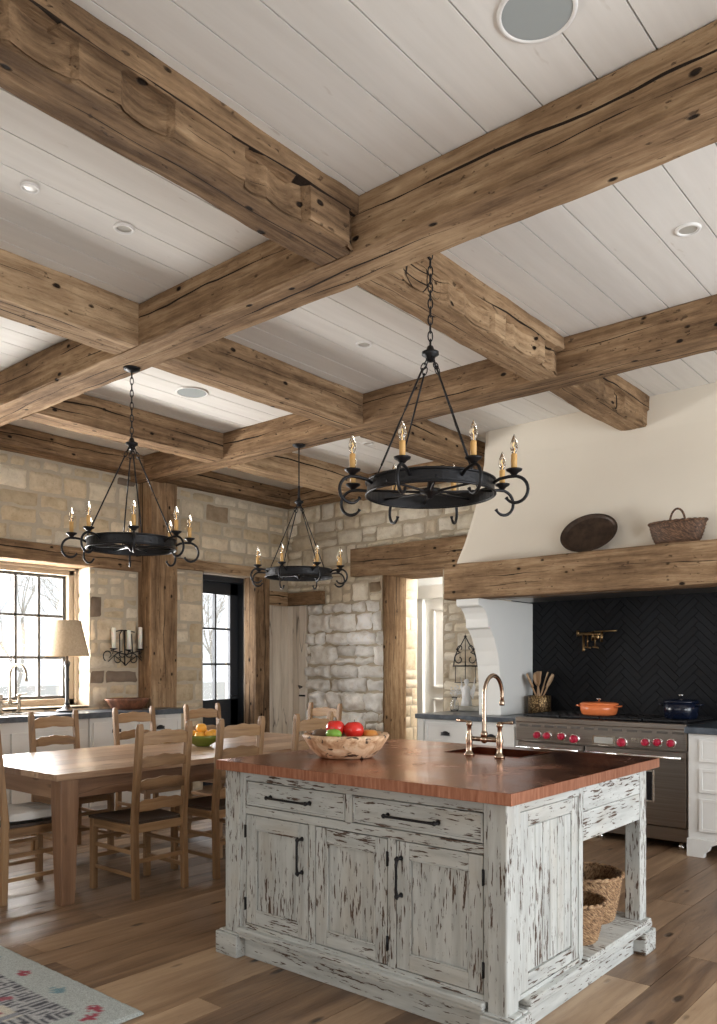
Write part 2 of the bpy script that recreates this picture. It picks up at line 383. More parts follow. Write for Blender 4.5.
# hewn timber with wavy arrises; axis x or y or z; section given by the two ranges
def beam(mb, ax, a0, a1, u0, u1, v0, v1, seed=0, wane=.012, step=.05, deep=None):
    N = max(2, int((a1-a0)/step)); K = 5
    cu, cv = (u0+u1)/2, (v0+v1)/2; hu, hv = (u1-u0)/2, (v1-v0)/2
    sec = []
    for side in range(4):
        for q in ((-1, -.93, -.6, -.3, -.08, .02, .12, .22, .32, .6, .93) if deep else (-1, -.93, -.45, .45, .93)):
            sec.append([(q, -1), (1, q), (-q, 1), (-1, -q)][side])
    K = len(sec)//4
    n = len(sec); vs = []; tcs = []
    r = (seed*.6180339) % 1
    for i in range(N+1):
        a = a0 + (a1-a0)*i/N
        for k, (p, q) in enumerate(sec):
            U = p*hu; V = q*hv
            corner = abs(p) > .99 and abs(q) > .99; ed = 1 if corner else (.0)
            nz = noise.noise(Vector((a*1.3, seed*7.3+(k//K)*.9, 1.7)))*wane*.6 + noise.noise(Vector((a*7, seed*3.1+k*6.5/K, 4.2)))*wane*.22
            fu = 1 - (nz + (wane*.35 + max(0, noise.noise(Vector((a*3, seed+k, 9))))*wane*1.3 if corner else 0))/hu
            fv = 1 - (nz + (wane*.35 + max(0, noise.noise(Vector((a*3, seed+k, 5))))*wane*1.3 if corner else 0))/hv
            U *= fu; V *= fv
            if deep: U, V = deep(a, U, V, p, q)
            P = {'x': (a, cu+U, cv+V), 'y': (cu+U, a, cv+V), 'z': (cu+U, cv+V, a)}[ax]
            vs.append(P); tcs.append((a, U+k*0.0, V))
    fs = [(i*n+k, i*n+(k+1) % n, (i+1)*n+(k+1) % n, (i+1)*n+k) for i in range(N) for k in range(n)]
    fs += [tuple(range(n))[::-1], tuple(N*n+k for k in range(n))]
    mb.add(vs, fs, tcs, r, False)
    return mb

# coursed rubble masonry on a plane: P(u, z, h) -> world, h = how far a stone stands out
def sub_rect(r, h):
    u0, u1, z0, z1 = r; a0, a1, b0, b1 = h
    if a0 >= u1 or a1 <= u0 or b0 >= z1 or b1 <= z0: return [r]
    out = []
    if a0 > u0: out.append((u0, a0, z0, z1))
    if a1 < u1: out.append((a1, u1, z0, z1))
    m0, m1 = max(u0, a0), min(u1, a1)
    if b0 > z0: out.append((m0, m1, z0, b0))
    if b1 < z1: out.append((m0, m1, b1, z1))
    return out
def masonry(mb, P, u0, u1, z0, z1, holes, seed, pal, dark=.06, hrange=(.10, .23), depth=.024, wob=.012, gap=.006, step=.028):
    rg = random.Random(seed); z = z0; rects = []
    while z < z1 - .02:
        hh = rg.uniform(*hrange); hh = min(hh, z1 - z)
        if z1 - z - hh < .06: hh = z1 - z
        u = u0 - rg.uniform(0, .2)
        while u < u1:
            wd = rg.uniform(.13, .44) * (1.0 if hh > .14 else .8)
            a, b = max(u, u0), min(u+wd, u1)
            if b - a > .03:
                if hh > .17 and rg.random() < .45 and wd < .36:
                    q = z + hh*rg.uniform(.38, .62); rects += [(a, b, z, q), (a, b, q, z+hh)]
                else: rects.append((a, b, z, z+hh))
            u += wd
        z += hh
    for hl in holes: rects = [q for r in rects for q in sub_rect(r, hl)]
    for (a, b, c, d) in rects:
        if b - a < .035 or d - c < .03: continue
        nu = max(3, int((b-a)/step)); nz = max(3, int((d-c)/step)); sd = rg.random()*100
        col = rg.choice(pal); k = rg.uniform(.86, 1.1)
        if rg.random() < dark: col = rg.choice([(.22, .17, .13), (.30, .23, .16), (.34, .26, .18)])
        mb.c = tuple(min(1, x*k) for x in col)
        h0 = depth*rg.uniform(.55, 1.0); g = gap*rg.uniform(.6, 1.3); tl = rg.uniform(-.3, .3); tz = rg.uniform(-.3, .3)
        vs = []; fs = []
        for j in range(nz+1):
            for i in range(nu+1):
                s_, t_ = i/nu, j/nz
                ea = min(s_, 1-s_)*(b-a); eb = min(t_, 1-t_)*(d-c); e = min(ea, eb)
                uu = a+g+(b-a-2*g)*s_; zz = c+g+(d-c-2*g)*t_
                if e > 1e-6 or True:
                    uu += noise.noise(Vector((uu*7, zz*7, sd)))*wob; zz += noise.noise(Vector((uu*7, zz*7, sd+9)))*wob
                if e < 1e-6: h = -.01
                else:
                    h = h0*(.55+.45*min(1, e/.035)) + noise.noise(Vector((uu*9, zz*9, sd+3)))*wob*1.5 + h0*.35*(tl*(s_-.5)+tz*(t_-.5))
                vs.append(P(uu, zz, h))
        W = nu+1
        for j in range(nz):
            for i in range(nu): fs.append((j*W+i, j*W+i+1, (j+1)*W+i+1, (j+1)*W+i))
        mb.add(vs, fs, smooth=True)
    mb.c = (1, 1, 1)
    return mb

# ================================================================== STRUCTURE
XW, YB, HC = -7.1, 7.07, 3.48       # window wall, back wall, ceiling
XR, YF = 2.2, -2.5
# floor boards run along y
fl = MB(); x = -7.6; rg = random.Random(3)
while x < XR+.1:
    wd = rg.choice([.15, .18, .21, .24, .20]); y = YF - .1 - rg.uniform(0, 2)
    while y < 8.6:
        L = rg.uniform(1.6, 4.2)
        a, b = max(y, YF-.1), min(y+L, 8.6)
        if b > a: fl.box(x+.0015, x+wd-.0015, a+.001, b-.001, -.03, 0, 'y')
        y += L
    x += wd
f = struct(fl.build('floor', M['floor']))
sb = MB(); sb.box(-8.2, XR+.1, YF-.1, 8.6, -.12, -.028); struct(sb.build('floor_base', M['joint']))
# ceiling boards along y
ce = MB(); x = -7.5
while x < XR+.1:
    wd = rg.choice([.215, .215, .24, .193])
    y = YF - .1
    for (a, b) in ((YF-.1, 8.6),): ce.box(x+.0035, x+wd-.0035, a, b, HC, HC+.02, 'y')
    x += wd
struct(ce.build('ceiling', M['ceiling']))
cb = MB(); cb.box(-7.6, XR+.1, YF-.1, 8.6, HC+.02, HC+.12); struct(cb.build('ceiling_backing', M['joint']))

# window wall (x = XW, thickness .5 outward)
WIN = (2.55, 4.34, .98, 2.34); DOR = (5.74, 6.45, -.02, 2.415)
def slabs(mb, P, u0, u1, z0, z1, holes, t0, t1):
    rects = [(u0, u1, z0, z1)]
    for h in holes: rects = [q for r in rects for q in sub_rect(r, h)]
    for (a, b, c, d) in rects:
        p = P(a, c, t0); q = P(b, d, t1)
        mb.box(min(p[0], q[0]), max(p[0], q[0]), min(p[1], q[1]), max(p[1], q[1]), c, d)
Pw = lambda u, z, h: (XW + h, u, z)
wm = MB(); slabs(wm, Pw, YF, YB+.5, -.05, HC+.02, [WIN, DOR], -.45, 0)
PAL = [(.62, .52, .38), (.68, .59, .45), (.56, .46, .32), (.72, .64, .51), (.60, .49, .34), (.66, .56, .42)]
wall_l = struct(wm.build('wall_left', M['mortar']))
st = MB(); masonry(st, Pw, .6, YB, 0, HC, [(2.2, 4.9, 2.33, 2.51), (5.28, YB, 2.40, 2.53), WIN, DOR, (4.90, 5.25, 0, HC), (6.74, YB, -.1, 2.40)], 11, PAL, .045)
# dressed stone on the reveals of window and door
masonry(st, lambda u, z, h: (u, 4.34 - h*.4, z), XW-.30, XW+.01, .98, 2.34, [], 5, [(.74, .69, .59), (.70, .63, .52)], 0, (.13, .24))
masonry(st, lambda u, z, h: (u, 5.74 + h*.4, z), XW-.30, XW+.01, 0, 2.41, [], 6, PAL, 0, (.13, .24))
struct(st.build('wall_left_stones', M['stone'], wall_l))

# back wall with the opening to the hallway
OP = (-5.62, -4.80, -.02, 2.39); PLK = (-7.1, -6.76, -.1, 2.10)
Pb = lambda u, z, h: (u, YB - h, z)
bw = MB(); slabs(bw, Pb, XW-.45, XR+.3, -.05, HC+.02, [OP], -.10, 0)
bw.box(-5.95, -5.63, YB+.1, YB+.68, -.05, 2.6); bw.box(-4.80, -4.4, YB+.1, YB+.68, -.05, 2.6)
wall_b = struct(bw.build('wall_back', M['mortar']))
PALB = [(.76, .70, .58), (.72, .65, .52), (.80, .75, .65), (.70, .62, .49), (.78, .73, .62)]
PALW = [(.93, .925, .90), (.90, .89, .86), (.94, .935, .92)]  # pale pier stones, whitened further to stand in for daylight on them
st = MB()
masonry(st, Pb, XW, -3.6, 2.1, HC, [(-6.00, -3.6, 2.38, 2.71), (-5.62, -4.8, 0, 2.39), (XW, -6.48, 2.09, 2.26)], 23, PALB, .02, (.12, .24), .045, .018)
masonry(st, Pb, XW+.34, -5.61, 0, 2.1, [], 29, PALW, 0, (.13, .27), .085, .032, .007, .022)
masonry(st, Pb, -4.80, -3.6, 0.6, 2.1, [], 31, PALB, .0, (.09, .2), .04, .014)
masonry(st, lambda u, z, h: (-5.62+h*.5, u, z), YB+.40, YB+.68, 0, 2.39, [], 37, [(.60, .50, .36), (.66, .57, .44)], .05, (.12, .26), .03)
struct(st.build('wall_back_stones', M['stone'], wall_b))
# other two walls of the room, plaster, with wide windows that the photo does not show
rw = MB(); Pr = lambda u, z, h: (XR + h, u, z)
slabs(rw, Pr, YF, YB+.5, -.05, HC+.02, [(1.3, 3.3, .6, 2.6), (3.8, 5.8, .6, 2.6)], 0, .15)
struct(rw.build('wall_right', M['plaster']))
fw = MB(); Pf = lambda u, z, h: (u, YF - h, z)
slabs(fw, Pf, XW-.45, XR+.3, -.05, HC+.02, [(-5.2, -2.7, .5, 2.7), (-2.1, .4, .5, 2.7)], 0, .15)
struct(fw.build('wall_front', M['plaster']))
for i, (fn, a, b, c, d) in enumerate(((Pr, 1.3, 3.3, .6, 2.6), (Pr, 3.8, 5.8, .6, 2.6), (Pf, -5.2, -2.7, .5, 2.7), (Pf, -2.1, .4, .5, 2.7))):
    q = MB()
    def br(u0, u1, z0, z1):
        p0, p1 = fn(u0, z0, .04), fn(u1, z1, .10)
        q.box(min(p0[0], p1[0]), max(p0[0], p1[0]), min(p0[1], p1[1]), max(p0[1], p1[1]), z0, z1)
    br(a, a+.07, c, d); br(b-.07, b, c, d); br(a, b, c, c+.07); br(a, b, d-.07, d)
    for k in range(1, 4): br(a+(b-a)*k/4-.015, a+(b-a)*k/4+.015, c, d)
    br(a, b, (c+d)/2-.015, (c+d)/2+.015)
    struct(q.build('window_%d' % (i+3), M['frame']))
# hallway behind the opening
hw = MB(); hw.box(-6.6, -3.6, 8.55, 8.65, -.05, 2.8); hw.box(-7.0, -6.6, 7.7, 8.65, -.05, 2.8); hw.box(-3.6, -3.5, 7.7, 8.65, -.05, 2.8)
struct(hw.build('wall_hallway', M['whiteplaster']))
hd = thing('door_2', (-5.4, 8.1, 0), '', ''); del hd['label']; del hd['category']; hd['kind'] = 'structure'
m = MB()
m.box(-5.86, -5.72, 7.99, 8.13, 0, 2.27, 'z'); m.box(-5.86, -4.75, 7.97, 8.13, 2.18, 2.34)
m.build('door_frame', M['whiteplaster'], hd, .006)
m = MB(); m.box(-5.72, -4.8, 8.04, 8.09, .02, 2.18, 'z')
for (z0, z1) in ((.14, .98), (1.10, 2.06)):
    m.box(-5.60, -4.92, 8.025, 8.042, z0, z0+.03); m.box(-5.60, -4.92, 8.025, 8.042, z1-.03, z1)
    m.box(-5.60, -5.57, 8.025, 8.042, z0, z1); m.box(-4.95, -4.92, 8.025, 8.042, z0, z1)
m.build('door_leaf', M['whiteplaster'], hd, .004)
area('hallway_fill', (-4.4, 7.75, 2.3), (R(50), R(0), R(70)),   .6, .6, 150, (1, .97, .93))  # added unseen lamp inside the hallway, brightens the white door

# ---------------------------------------------------------------- window in left wall
wd_ = thing('window_1', (XW-.3, 3.4, .98), '', ''); del wd_['label']; del wd_['category']; wd_['kind'] = 'structure'
m = MB(); xa, xb = XW-.36, XW-.22
m.box(xa, xb, 4.25, 4.34, .98, 2.34, 'z'); m.box(xa, xb, 2.55, 2.64, .98, 2.34, 'z')
m.box(xa, xb, 2.55, 4.34, 2.26, 2.34, 'y'); m.box(xa, xb, 2.55, 4.34, .98, 1.05, 'y')
m.box(xb, xb+.025, 4.30, 4.34, 1.0, 2.34, 'z'); m.box(xb, xb+.025, 2.55, 4.34, 2.31, 2.34, 'y'); m.box(xa, XW+.0, 2.55, 4.34, .955, .985, 'y')
m.build('window_frame', M['frame'], wd_, .006)
m = MB(); Y0, Y1, Z0, Z1 = 2.64, 4.25, 1.05, 2.26
for (a, b, c, d) in ((Y0, Y0+.03, Z0, Z1), (Y1-.03, Y1, Z0, Z1), (Y0, Y1, Z0, Z0+.03), (Y0, Y1, Z1-.03, Z1)): m.box(XW-.33, XW-.28, a, b, c, d)
for k in range(1, 7):
    y = Y1 - .04 - .2335*k; m.box(XW-.325, XW-.285, y-.013, y+.013, Z0, Z1)
for z in (1.452, 1.857): m.box(XW-.325, XW-.285, Y0, Y1, z-.013, z+.013)
m.build('glazing_bars', [plain('bar_grey', (.07, .065, .06), .5)], wd_, .003)
m = MB(); m.box(XW-.307, XW-.303, Y0+.02, Y1-.02, Z0+.02, Z1-.02); m.build('pane', M['pane'], wd_)
# ---------------------------------------------------------------- glazed door
dr = thing('door_1', (XW-.25, 6.1, 0), '', ''); del dr['label']; del dr['category']; dr['kind'] = 'structure'
m = MB(); xa, xb = XW-.26, XW-.20
dy0, dy1 = 5.76, 6.43
for b in ((dy0, dy0+.12, 0, 2.34), (dy1-.12, dy1, 0, 2.34), (dy0, dy1, 0, .98), (dy0, dy1, 2.20, 2.34)): m.box(xa, xb, *b)
for (a, b) in ((.14, .84),): m.box(xb, xb+.01, dy0+.16, dy1-.16, a, b)
m.build('door_leaf', M['doorblack'], dr, .005)
m = MB(); gy0, gy1 = dy0+.12, dy1-.12
for k in (1,): y = gy0 + (gy1-gy0)*k/2; m.box(xa+.01, xb-.005, y-.011, y+.011, .98, 2.2)
for z in (1.39, 1.80): m.box(xa+.01, xb-.005, gy0, gy1, z-.011, z+.011)
m.build('glazing_bars', M['doorblack'], dr)
m = MB(); m.box(xa+.028, xa+.032, gy0, gy1, .98, 2.2); m.build('pane', M['pane'], dr)
m = MB(); m.box(xa-.03, XW-.1, dy1, dy1+.02, 0, 2.38, 'z'); m.box(xa-.03, XW-.1, dy0, dy1+.02, 2.34, 2.415, 'y'); m.build('door_frame', M['doorblack'], dr)
m = MB(); m.tube([(xb, dy1-.06, 1.02), (xb+.05, dy1-.06, 1.02), (xb+.05, dy1-.17, 1.02)], .009); m.lathe([(.0, -.0), (.02, .0), (.02, .01), (0, .01)], 12, (xb, dy1-.06, 1.01)); m.build('door_handle', M['iron'], dr)
# pale timber lining of the reveal
m = MB(); m.box(XW-.2, XW+.02, 6.432, 6.47, 0, 2.42, 'z'); m.box(XW-.2, XW+.02, 5.74, 6.45, 2.40, 2.43, 'y'); struct(m.build('trim_1', M['frame'], None, .006))

# ================================================================== TIMBERS
BZ = 3.235
def timber(name, label, build, group=None, mat='beam'):
    m = MB(); build(m); o = m.build(name, M[mat]); return tag(o, label, name.replace('ceiling_', '').replace('_', ' '), group)
_bl = []; _q = -2.6; _r = random.Random(21)
while _q < 7:
    _L = _r.uniform(.09, .26); _bl.append((_q, _q+_L, _r.choice([0, .25, .5, .8, 1.0, 1.0]))); _q += _L
def wane_right(a, U, V, p, q):     # broken right lower arris with scalloped gouges (first cross beam)
    g = 0
    for (b0_, b1_, d_) in _bl:
        if b0_ <= a < b1_: t_ = (a-b0_)/(b1_-b0_); g = d_*(.55+.45*math.sin(PI*t_))
    top = .18 + .35*noise.noise(Vector((a*.9, 5, 5)))          # height of the ledge line
    if p > .99 and q < top and q > -.97: U -= .058*g*(1 if q > -.7 else .8)
    if p > .99 and q <= -.97: U -= .050*g; V += .020*g
    elif p > .9 and q < -.99: U -= .050*g; V += .012*g
    if p < -.9 and q < -.9: V += .012*noise.noise(Vector((a*1.5, 3, 3)))
    return U, V
timber('ceiling_girder', 'nearest long brown girder crossing the ceiling from upper right to lower left', lambda m: beam(m, 'x', XW, 2.2, 2.76, 3.02, BZ, HC, 1, .014), 'long ceiling girders')
timber('ceiling_girder', 'second long girder, behind the nearest one, resting on the wall post', lambda m: beam(m, 'x', XW+.02, 2.2, 4.80, 5.04, BZ+.01, HC, 2, .012), 'long ceiling girders')
cx = [(-2.33, 1, 'broken gouged edge'), (-4.0, 2, ''), (-5.64, 3, '')]
spec = [(-2.5, 2.76, 'front'), (3.02, 4.80, 'middle'), (5.04, 7.05, 'rear')]
names = {(1, 0): 'thick cross beam with gouged edge at the top left, nearest the camera',
         (1, 1): 'gouged cross beam above the largest chandelier, between the two girders',
         (1, 2): 'short beam stub with rough end against the cream hood, behind second girder',
         (2, 0): 'cross beam entering from the left edge and ending at the nearest girder',
         (2, 1): 'cross beam left of the largest chandelier, joining both girders',
         (2, 2): 'cross beam behind second girder ending beside the left edge of the hood',
         (3, 0): None,
         (3, 1): 'cross beam behind the left chandelier chain, joining both girders near the stone wall',
         (3, 2): 'last cross beam before the corner, just behind the far chandelier rod'}
for xr, k, _ in cx:
    for j, (a, b, _n) in enumerate(spec):
        if names[(k, j)] is None: continue
        if k == 1 and j == 2: b = 6.36
        if j == 0: a = -.5
        dp = wane_right if k == 1 else None
        timber('ceiling_cross_beam', names[(k, j)], lambda m: beam(m, 'y', a, b, xr-.235, xr, BZ+(.004 if j else .0), HC, 10+3*k+j, .013 if k > 1 else .016, .022, dp), 'ceiling cross beams')
timber('wall_plate_beam', 'ceiling beam lying along the top of the left stone wall', lambda m: beam(m, 'y', 1.0, YB, XW, -6.86, 3.30, HC, 31), None)
timber('wall_plate_beam', 'ceiling beam lying along the top of the back stone wall', lambda m: beam(m, 'x', -6.86, -3.85, 6.86, YB+.02, 3.29, HC, 32), None)
timber('timber_post', 'tall square wooden post against the left wall, beside the candle sconce', lambda m: beam(m, 'z', 0, BZ+.02, XW-.05, -6.88, 4.90, 5.23, 33, .010))
timber('timber_post', 'wooden post in the corner right of the black glazed door', lambda m: beam(m, 'z', 0, 2.40, XW-.05, -6.95, 6.40, 6.62, 34, .008))
timber('timber_post', 'dark wooden post lining the left side of the hallway opening', lambda m: beam(m, 'z', 0, 2.385, -5.78, -5.585, YB+.02, YB+.41, 35, .006))
timber('timber_lintel', 'long weathered beam set in the stone above the sunny window', lambda m: beam(m, 'y', 2.0, 4.905, XW-.45, XW+.05, 2.335, 2.51, 36, .008))
timber('timber_lintel', 'weathered beam above the black glazed door', lambda m: beam(m, 'y', 5.225, 6.85, XW-.20, XW+.05, 2.415, 2.53, 37, .006))
timber('timber_lintel', 'thick lintel with a long crack over the hallway opening', lambda m: beam(m, 'x', -6.00, -3.95, YB-.10, YB+.6, 2.385, 2.70, 38, .010))
timber('timber_lintel', 'short lintel over the pale plank boarding, right of the corner post', lambda m: beam(m, 'y', 6.60, YB-.09, XW-.05, XW+.085, 2.10, 2.27, 40, .008))
timber('timber_lintel', 'short lintel over the pale plank door, beside the corner', lambda m: beam(m, 'x', -7.09, -6.48, YB-.085, YB+.05, 2.10, 2.255, 39, .008))
# plank door in the corner
pd = thing('plank_door', (-6.93, YB-.03, 0), 'pale vertical plank door beside the corner, under a short lintel', 'door')
m = MB()
for i in range(3): m.box(-7.09+i*.112, -7.09+i*.112+.109, YB-.045, YB-.005, .01, 2.10, 'z')
m.build('door_leaf', M['pale'], pd, .004)
m = MB()
for i in range(3): m.box(XW+.005, XW+.045, 6.63+i*.14, 6.63+i*.14+.136, 0, 2.10, 'z')
o = m.build('plank_panel', M['pale'], None, .004); tag(o, 'pale vertical plank boarding between corner post and plank door', 'panelling')
m = MB(); m.tube([(-6.83, YB-.045, 1.12), (-6.83, YB-.09, 1.13), (-6.80, YB-.10, 1.10), (-6.77, YB-.09, 1.12)], .007); m.box(-6.86, -6.76, YB-.055, YB-.045, 1.00, 1.02); m.build('latch', M['iron'], pd, 0, 'black iron latch')

# ================================================================== HOOD, MANTEL, HEARTH
hd = thing('range_hood', (-2.6, 6.5, 2.27), 'cream plaster chimney hood rising to the ceiling above the mantel beam', 'hood')
m = MB(); prof = [(2.20, -4.03, 6.08), (2.32, -4.00, 6.10), (2.45, -3.955, 6.13), (2.6, -3.915, 6.16), (2.8, -3.875, 6.20), (3.0, -3.845, 6.24), (3.2, -3.83, 6.27), (HC, -3.83, 6.30)]
vs = []; fs = []
for z, xl, yf in prof: vs += [(xl, YB, z), (xl, yf+.05, z), (xl+.012, yf+.012, z), (xl+.05, yf, z), (1.6, yf, z), (1.6, YB, z)]
for i in range(len(prof)-1):
    for k in range(5): a = i*6+k; fs.append((a, a+1, a+7, a+6))
fs.append((0, 1, 2, 3, 4, 5))
m.add(vs, fs, smooth=False); m.build('hood_shell', M['plaster'], hd)
m = MB(); m.box(-3.60, 1.2, 6.06, 6.70, 1.955, 1.99); m.box(-3.60, 1.2, 6.02, 6.06, 1.945, 2.0); m.build('steel_liner', M['steel'], hd, 0, 'brushed steel underside of the hood')
timber('mantel_beam', 'massive hewn mantel beam with a long crack, above the range', lambda m: beam(m, 'x', -3.96, 1.5, 5.85, 6.14, 1.945, 2.25, 41, .011))
m = MB(); m.box(-3.90, 1.5, 6.12, 6.86, 2.0, 2.2); o = m.build('hood_beam_backing', M['whiteplaster']); struct(o)
# corbel pier: side profile in y-z, extruded in x
pr = [(6.86, .93), (6.27, .93), (6.262, 1.24), (6.245, 1.38), (6.21, 1.50), (6.15, 1.62), (6.09, 1.69), (6.055, 1.705), (6.055, 1.73), (6.05, 1.78), (6.02, 1.83), (5.97, 1.875), (5.915, 1.885), (5.90, 1.90), (5.90, 1.955), (6.86, 1.955)]
m = MB(); m.prism(pr, 'x', -3.87, -3.64); o = m.build('mantel_corbel', M['whiteplaster'], None, .008)
tag(o, 'white scrolled plaster corbel pier holding up the left end of the mantel', 'corbel')
# hearth back wall
m = MB(); m.box(-3.87, 2.2, 6.86, YB, -.05, 2.3); hb = struct(m.build('wall_range_recess', M['grout']))
m = MB(); L, Wt = .22, .055; s2 = math.sqrt(.5)
Bx0, Bx1, Bz0, Bz1 = -3.64, 1.6, .94, 1.97
def clip_poly(poly):
    for ax, sgn, lim in ((0, 1, Bx0), (0, -1, Bx1), (1, 1, Bz0), (1, -1, Bz1)):
        out = []
        for i in range(len(poly)):
            p, q = poly[i], poly[(i+1) % len(poly)]
            ip = (p[ax]-lim)*sgn >= 0; iq = (q[ax]-lim)*sgn >= 0
            if ip: out.append(p)
            if ip != iq:
                t_ = (lim-p[ax])/(q[ax]-p[ax]); out.append((p[0]+(q[0]-p[0])*t_, p[1]+(q[1]-p[1])*t_))
        poly = out
        if len(poly) < 3: return None
    return poly
g = .0016
for i in range(-14, 18):
    for j in range(-5, 15):
        # herringbone lattice in rotated frame, block (L x W) + (W x L)
        for kind in (0, 1):
            bx = i*Wt + j*L; by = -i*Wt + j*L if False else i*Wt - j*L
            if kind == 0: r4 = (bx, bx+L, by, by+Wt)
            else: r4 = (bx, bx+Wt, by+Wt, by+Wt+L)
            a, b, c, d = r4[0]+g, r4[1]-g, r4[2]+g, r4[3]-g
            P4 = [((x_-y_)*s2 - 2.6, (x_+y_)*s2 + 1.2) for x_, y_ in ((a, c), (b, c), (b, d), (a, d))]
            q = clip_poly(P4)
            if not q: continue
            n = len(q); tl = RNG.uniform(-.0012, .0012)
            m.add([(x_, 6.857, z_) for x_, z_ in q] + [(x_, 6.851 + tl*(1 if k < 2 else -1), z_) for k, (x_, z_) in enumerate(q)],
                  [tuple(range(n, 2*n))] + [(k, (k+1) % n, n+(k+1) % n, n+k) for k in range(n)])
m.build('herringbone_tiles', M['tile'], hb)

# ================================================================== RANGE, COUNTERS, CABINETS
rg_ = thing('range_cooker', (-2.68, 6.4, 0), 'wide stainless steel range cooker with a row of red knobs', 'cooker')
x0, x1, yf, yb = -3.385, -1.975, 6.10, 6.84
m = MB(); m.box(x0, x1, yf+.03, yb, .17, .93); m.box(x0+.01, x1-.01, yf+.02, yf+.05, .065, .165); m.build('body', M['steel'], rg_, .003)
m = MB(); m.box(x0, x1, yf-.03, yf+.04, .745, .94); m.box(x0, x1, yf-.035, yf+.02, .90, .945); m.build('control_panel', M['steel'], rg_, .008, 'brushed steel panel')
m = MB()
for k in range(12): m.box(x0+.04+k*.115, x0+.12+k*.115, yf-.034, yf-.028, .868, .885)
m.build('vent_slots', M['gap'], rg_)
for kx, kz in ((-3.173, .802), (-3.085, .802), (-2.958, .803), (-2.85, .788), (-2.459, .785), (-2.275, .797), (-2.185, .803), (-2.086, .802)):
    big = .033 if kx in (-2.85, -2.459) else .028
    m = MB(); m.xf = Matrix.Translation((kx, yf-.03, kz)) @ Matrix.Rotation(R(90), 4, 'X')
    m.lathe([(0, 0), (big+.009, 0), (big+.009, .008), (big+.004, .012), (0, .012)], 24); kb = m.build('knob_bezel', M['chrome'], rg_)
    m = MB(); m.xf = Matrix.Translation((kx, yf-.042, kz)) @ Matrix.Rotation(R(90), 4, 'X')
    m.lathe([(0, 0), (big, 0), (big, .012), (big*.88, .034), (big*.8, .038), (0, .038)], 24, fn=lambda a, j: 1+.02*math.cos(9*a))
    m.box(-.005, .005, -big*.8, big*.8, .036, .044); m.build('knob', M['red'], rg_, 0, 'red control knob')
m = MB(); m.box(-2.70, -2.515, yf-.036, yf-.028, .755, .828); fr = m.build('display_frame', M['chrome'], rg_)
m = MB(); m.box(-2.685, -2.53, yf-.039, yf-.035, .767, .816); m.build('display', M['screen'], rg_, 0, 'pale rectangular display')
m = MB()
for i, wd in enumerate((.014, .010, .014, .010)): m.box(-2.385+i*.02, -2.385+i*.02+wd, yf-.034, yf-.029, .806, .822)
for i in range(5): m.box(-2.388+i*.017, -2.388+i*.017+.011, yf-.034, yf-.029, .790, .799)
m.build('maker_badge', M['chrome'], rg_)
for (a, b, wx) in ((x0+.01, -2.785, None), (-2.77, x1-.012, (-2.60, -2.235))):
    m = MB(); m.box(a, b, yf-.012, yf+.03, .175, .735); dd = m.build('oven_door', M['steel'], rg_, .006)
    hm = MB(); hm.tube([(a+.02, yf-.065, .695), (b-.02, yf-.065, .695)], .013, 14)
    for q in (a+.05, b-.05): hm.tube([(q, yf-.012, .695), (q, yf-.065, .695)], .010, 10)
    hm.build('door_handle', M['chrome'], dd)
    if not wx: wx = (-3.24, -2.93)
    hm = MB(); hm.box(wx[0]-.014, wx[1]+.014, yf-.018, yf-.011, .345, .59); hm.build('window_trim', M['chrome'], dd, .004)
    hm = MB(); hm.box(wx[0], wx[1], yf-.021, yf-.016, .36, .575); hm.build('oven_window', M['blackglass'], dd)
for q in (x0+.08, -2.68, x1-.075):
    for y in (yf+.08, yb-.08):
        m = MB(); m.lathe([(.024, 0), (.024, .03), (.019, .035), (.019, .075)], 16, (q, y, 0)); m.build('leg', M['chrome'], rg_)
m = MB(); m.box(x0+.01, x1-.01, yf+.03, yb-.01, .928, .94)
m.build('cooktop', M['castiron'], rg_)
for k in range(4):
    a = x0+.03+k*.342; b = a+.325; m = MB()
    for y in (yf+.06, yf+.22, yf+.38, yf+.54, yf+.68): m.box(a, b, y-.006, y+.006, .952, .966)
    for q in (a, a+.08, a+.16, a+.24, b-.01): m.box(q, q+.011, yf+.05, yf+.69, .95, .964)
    for q in (a+.02, b-.03):
        for y in (yf+.08, yf+.66): m.box(q, q+.01, y, y+.01, .94, .952)
    m.build('burner_grate', M['castiron'], rg_, .002)

def cup_pull(parent, c, axis='x', r=.047):
    m = MB(); n = 12; vs = []; fs = []
    for j in range(6):
        t_ = PI/2*j/5
        for i in range(n+1):
            a = PI*i/n
            u = r*math.cos(a)*(1); z = r*.8*math.sin(a)*math.cos(t_)*1.0; d = .026*math.sin(t_)*math.sin(a)
            vs.append((u, -d, z))
    for j in range(5):
        for i in range(n): a = j*(n+1)+i; fs.append((a, a+1, a+n+2, a+n+1))
    m.xf = Matrix.Translation(c) @ (Matrix.Rotation(R(90), 4, 'Z') if axis == 'y' else Matrix.Identity(4))
    m.add(vs, fs, smooth=True)
    m.box(-r-.004, r+.004, -.002, .001, -.004, .002)
    m.box(-r, r, -.003, -.0005, -.003, r*.55)
    return m.build('cup_pull', M['iron'], parent, 0, 'black cup handle')

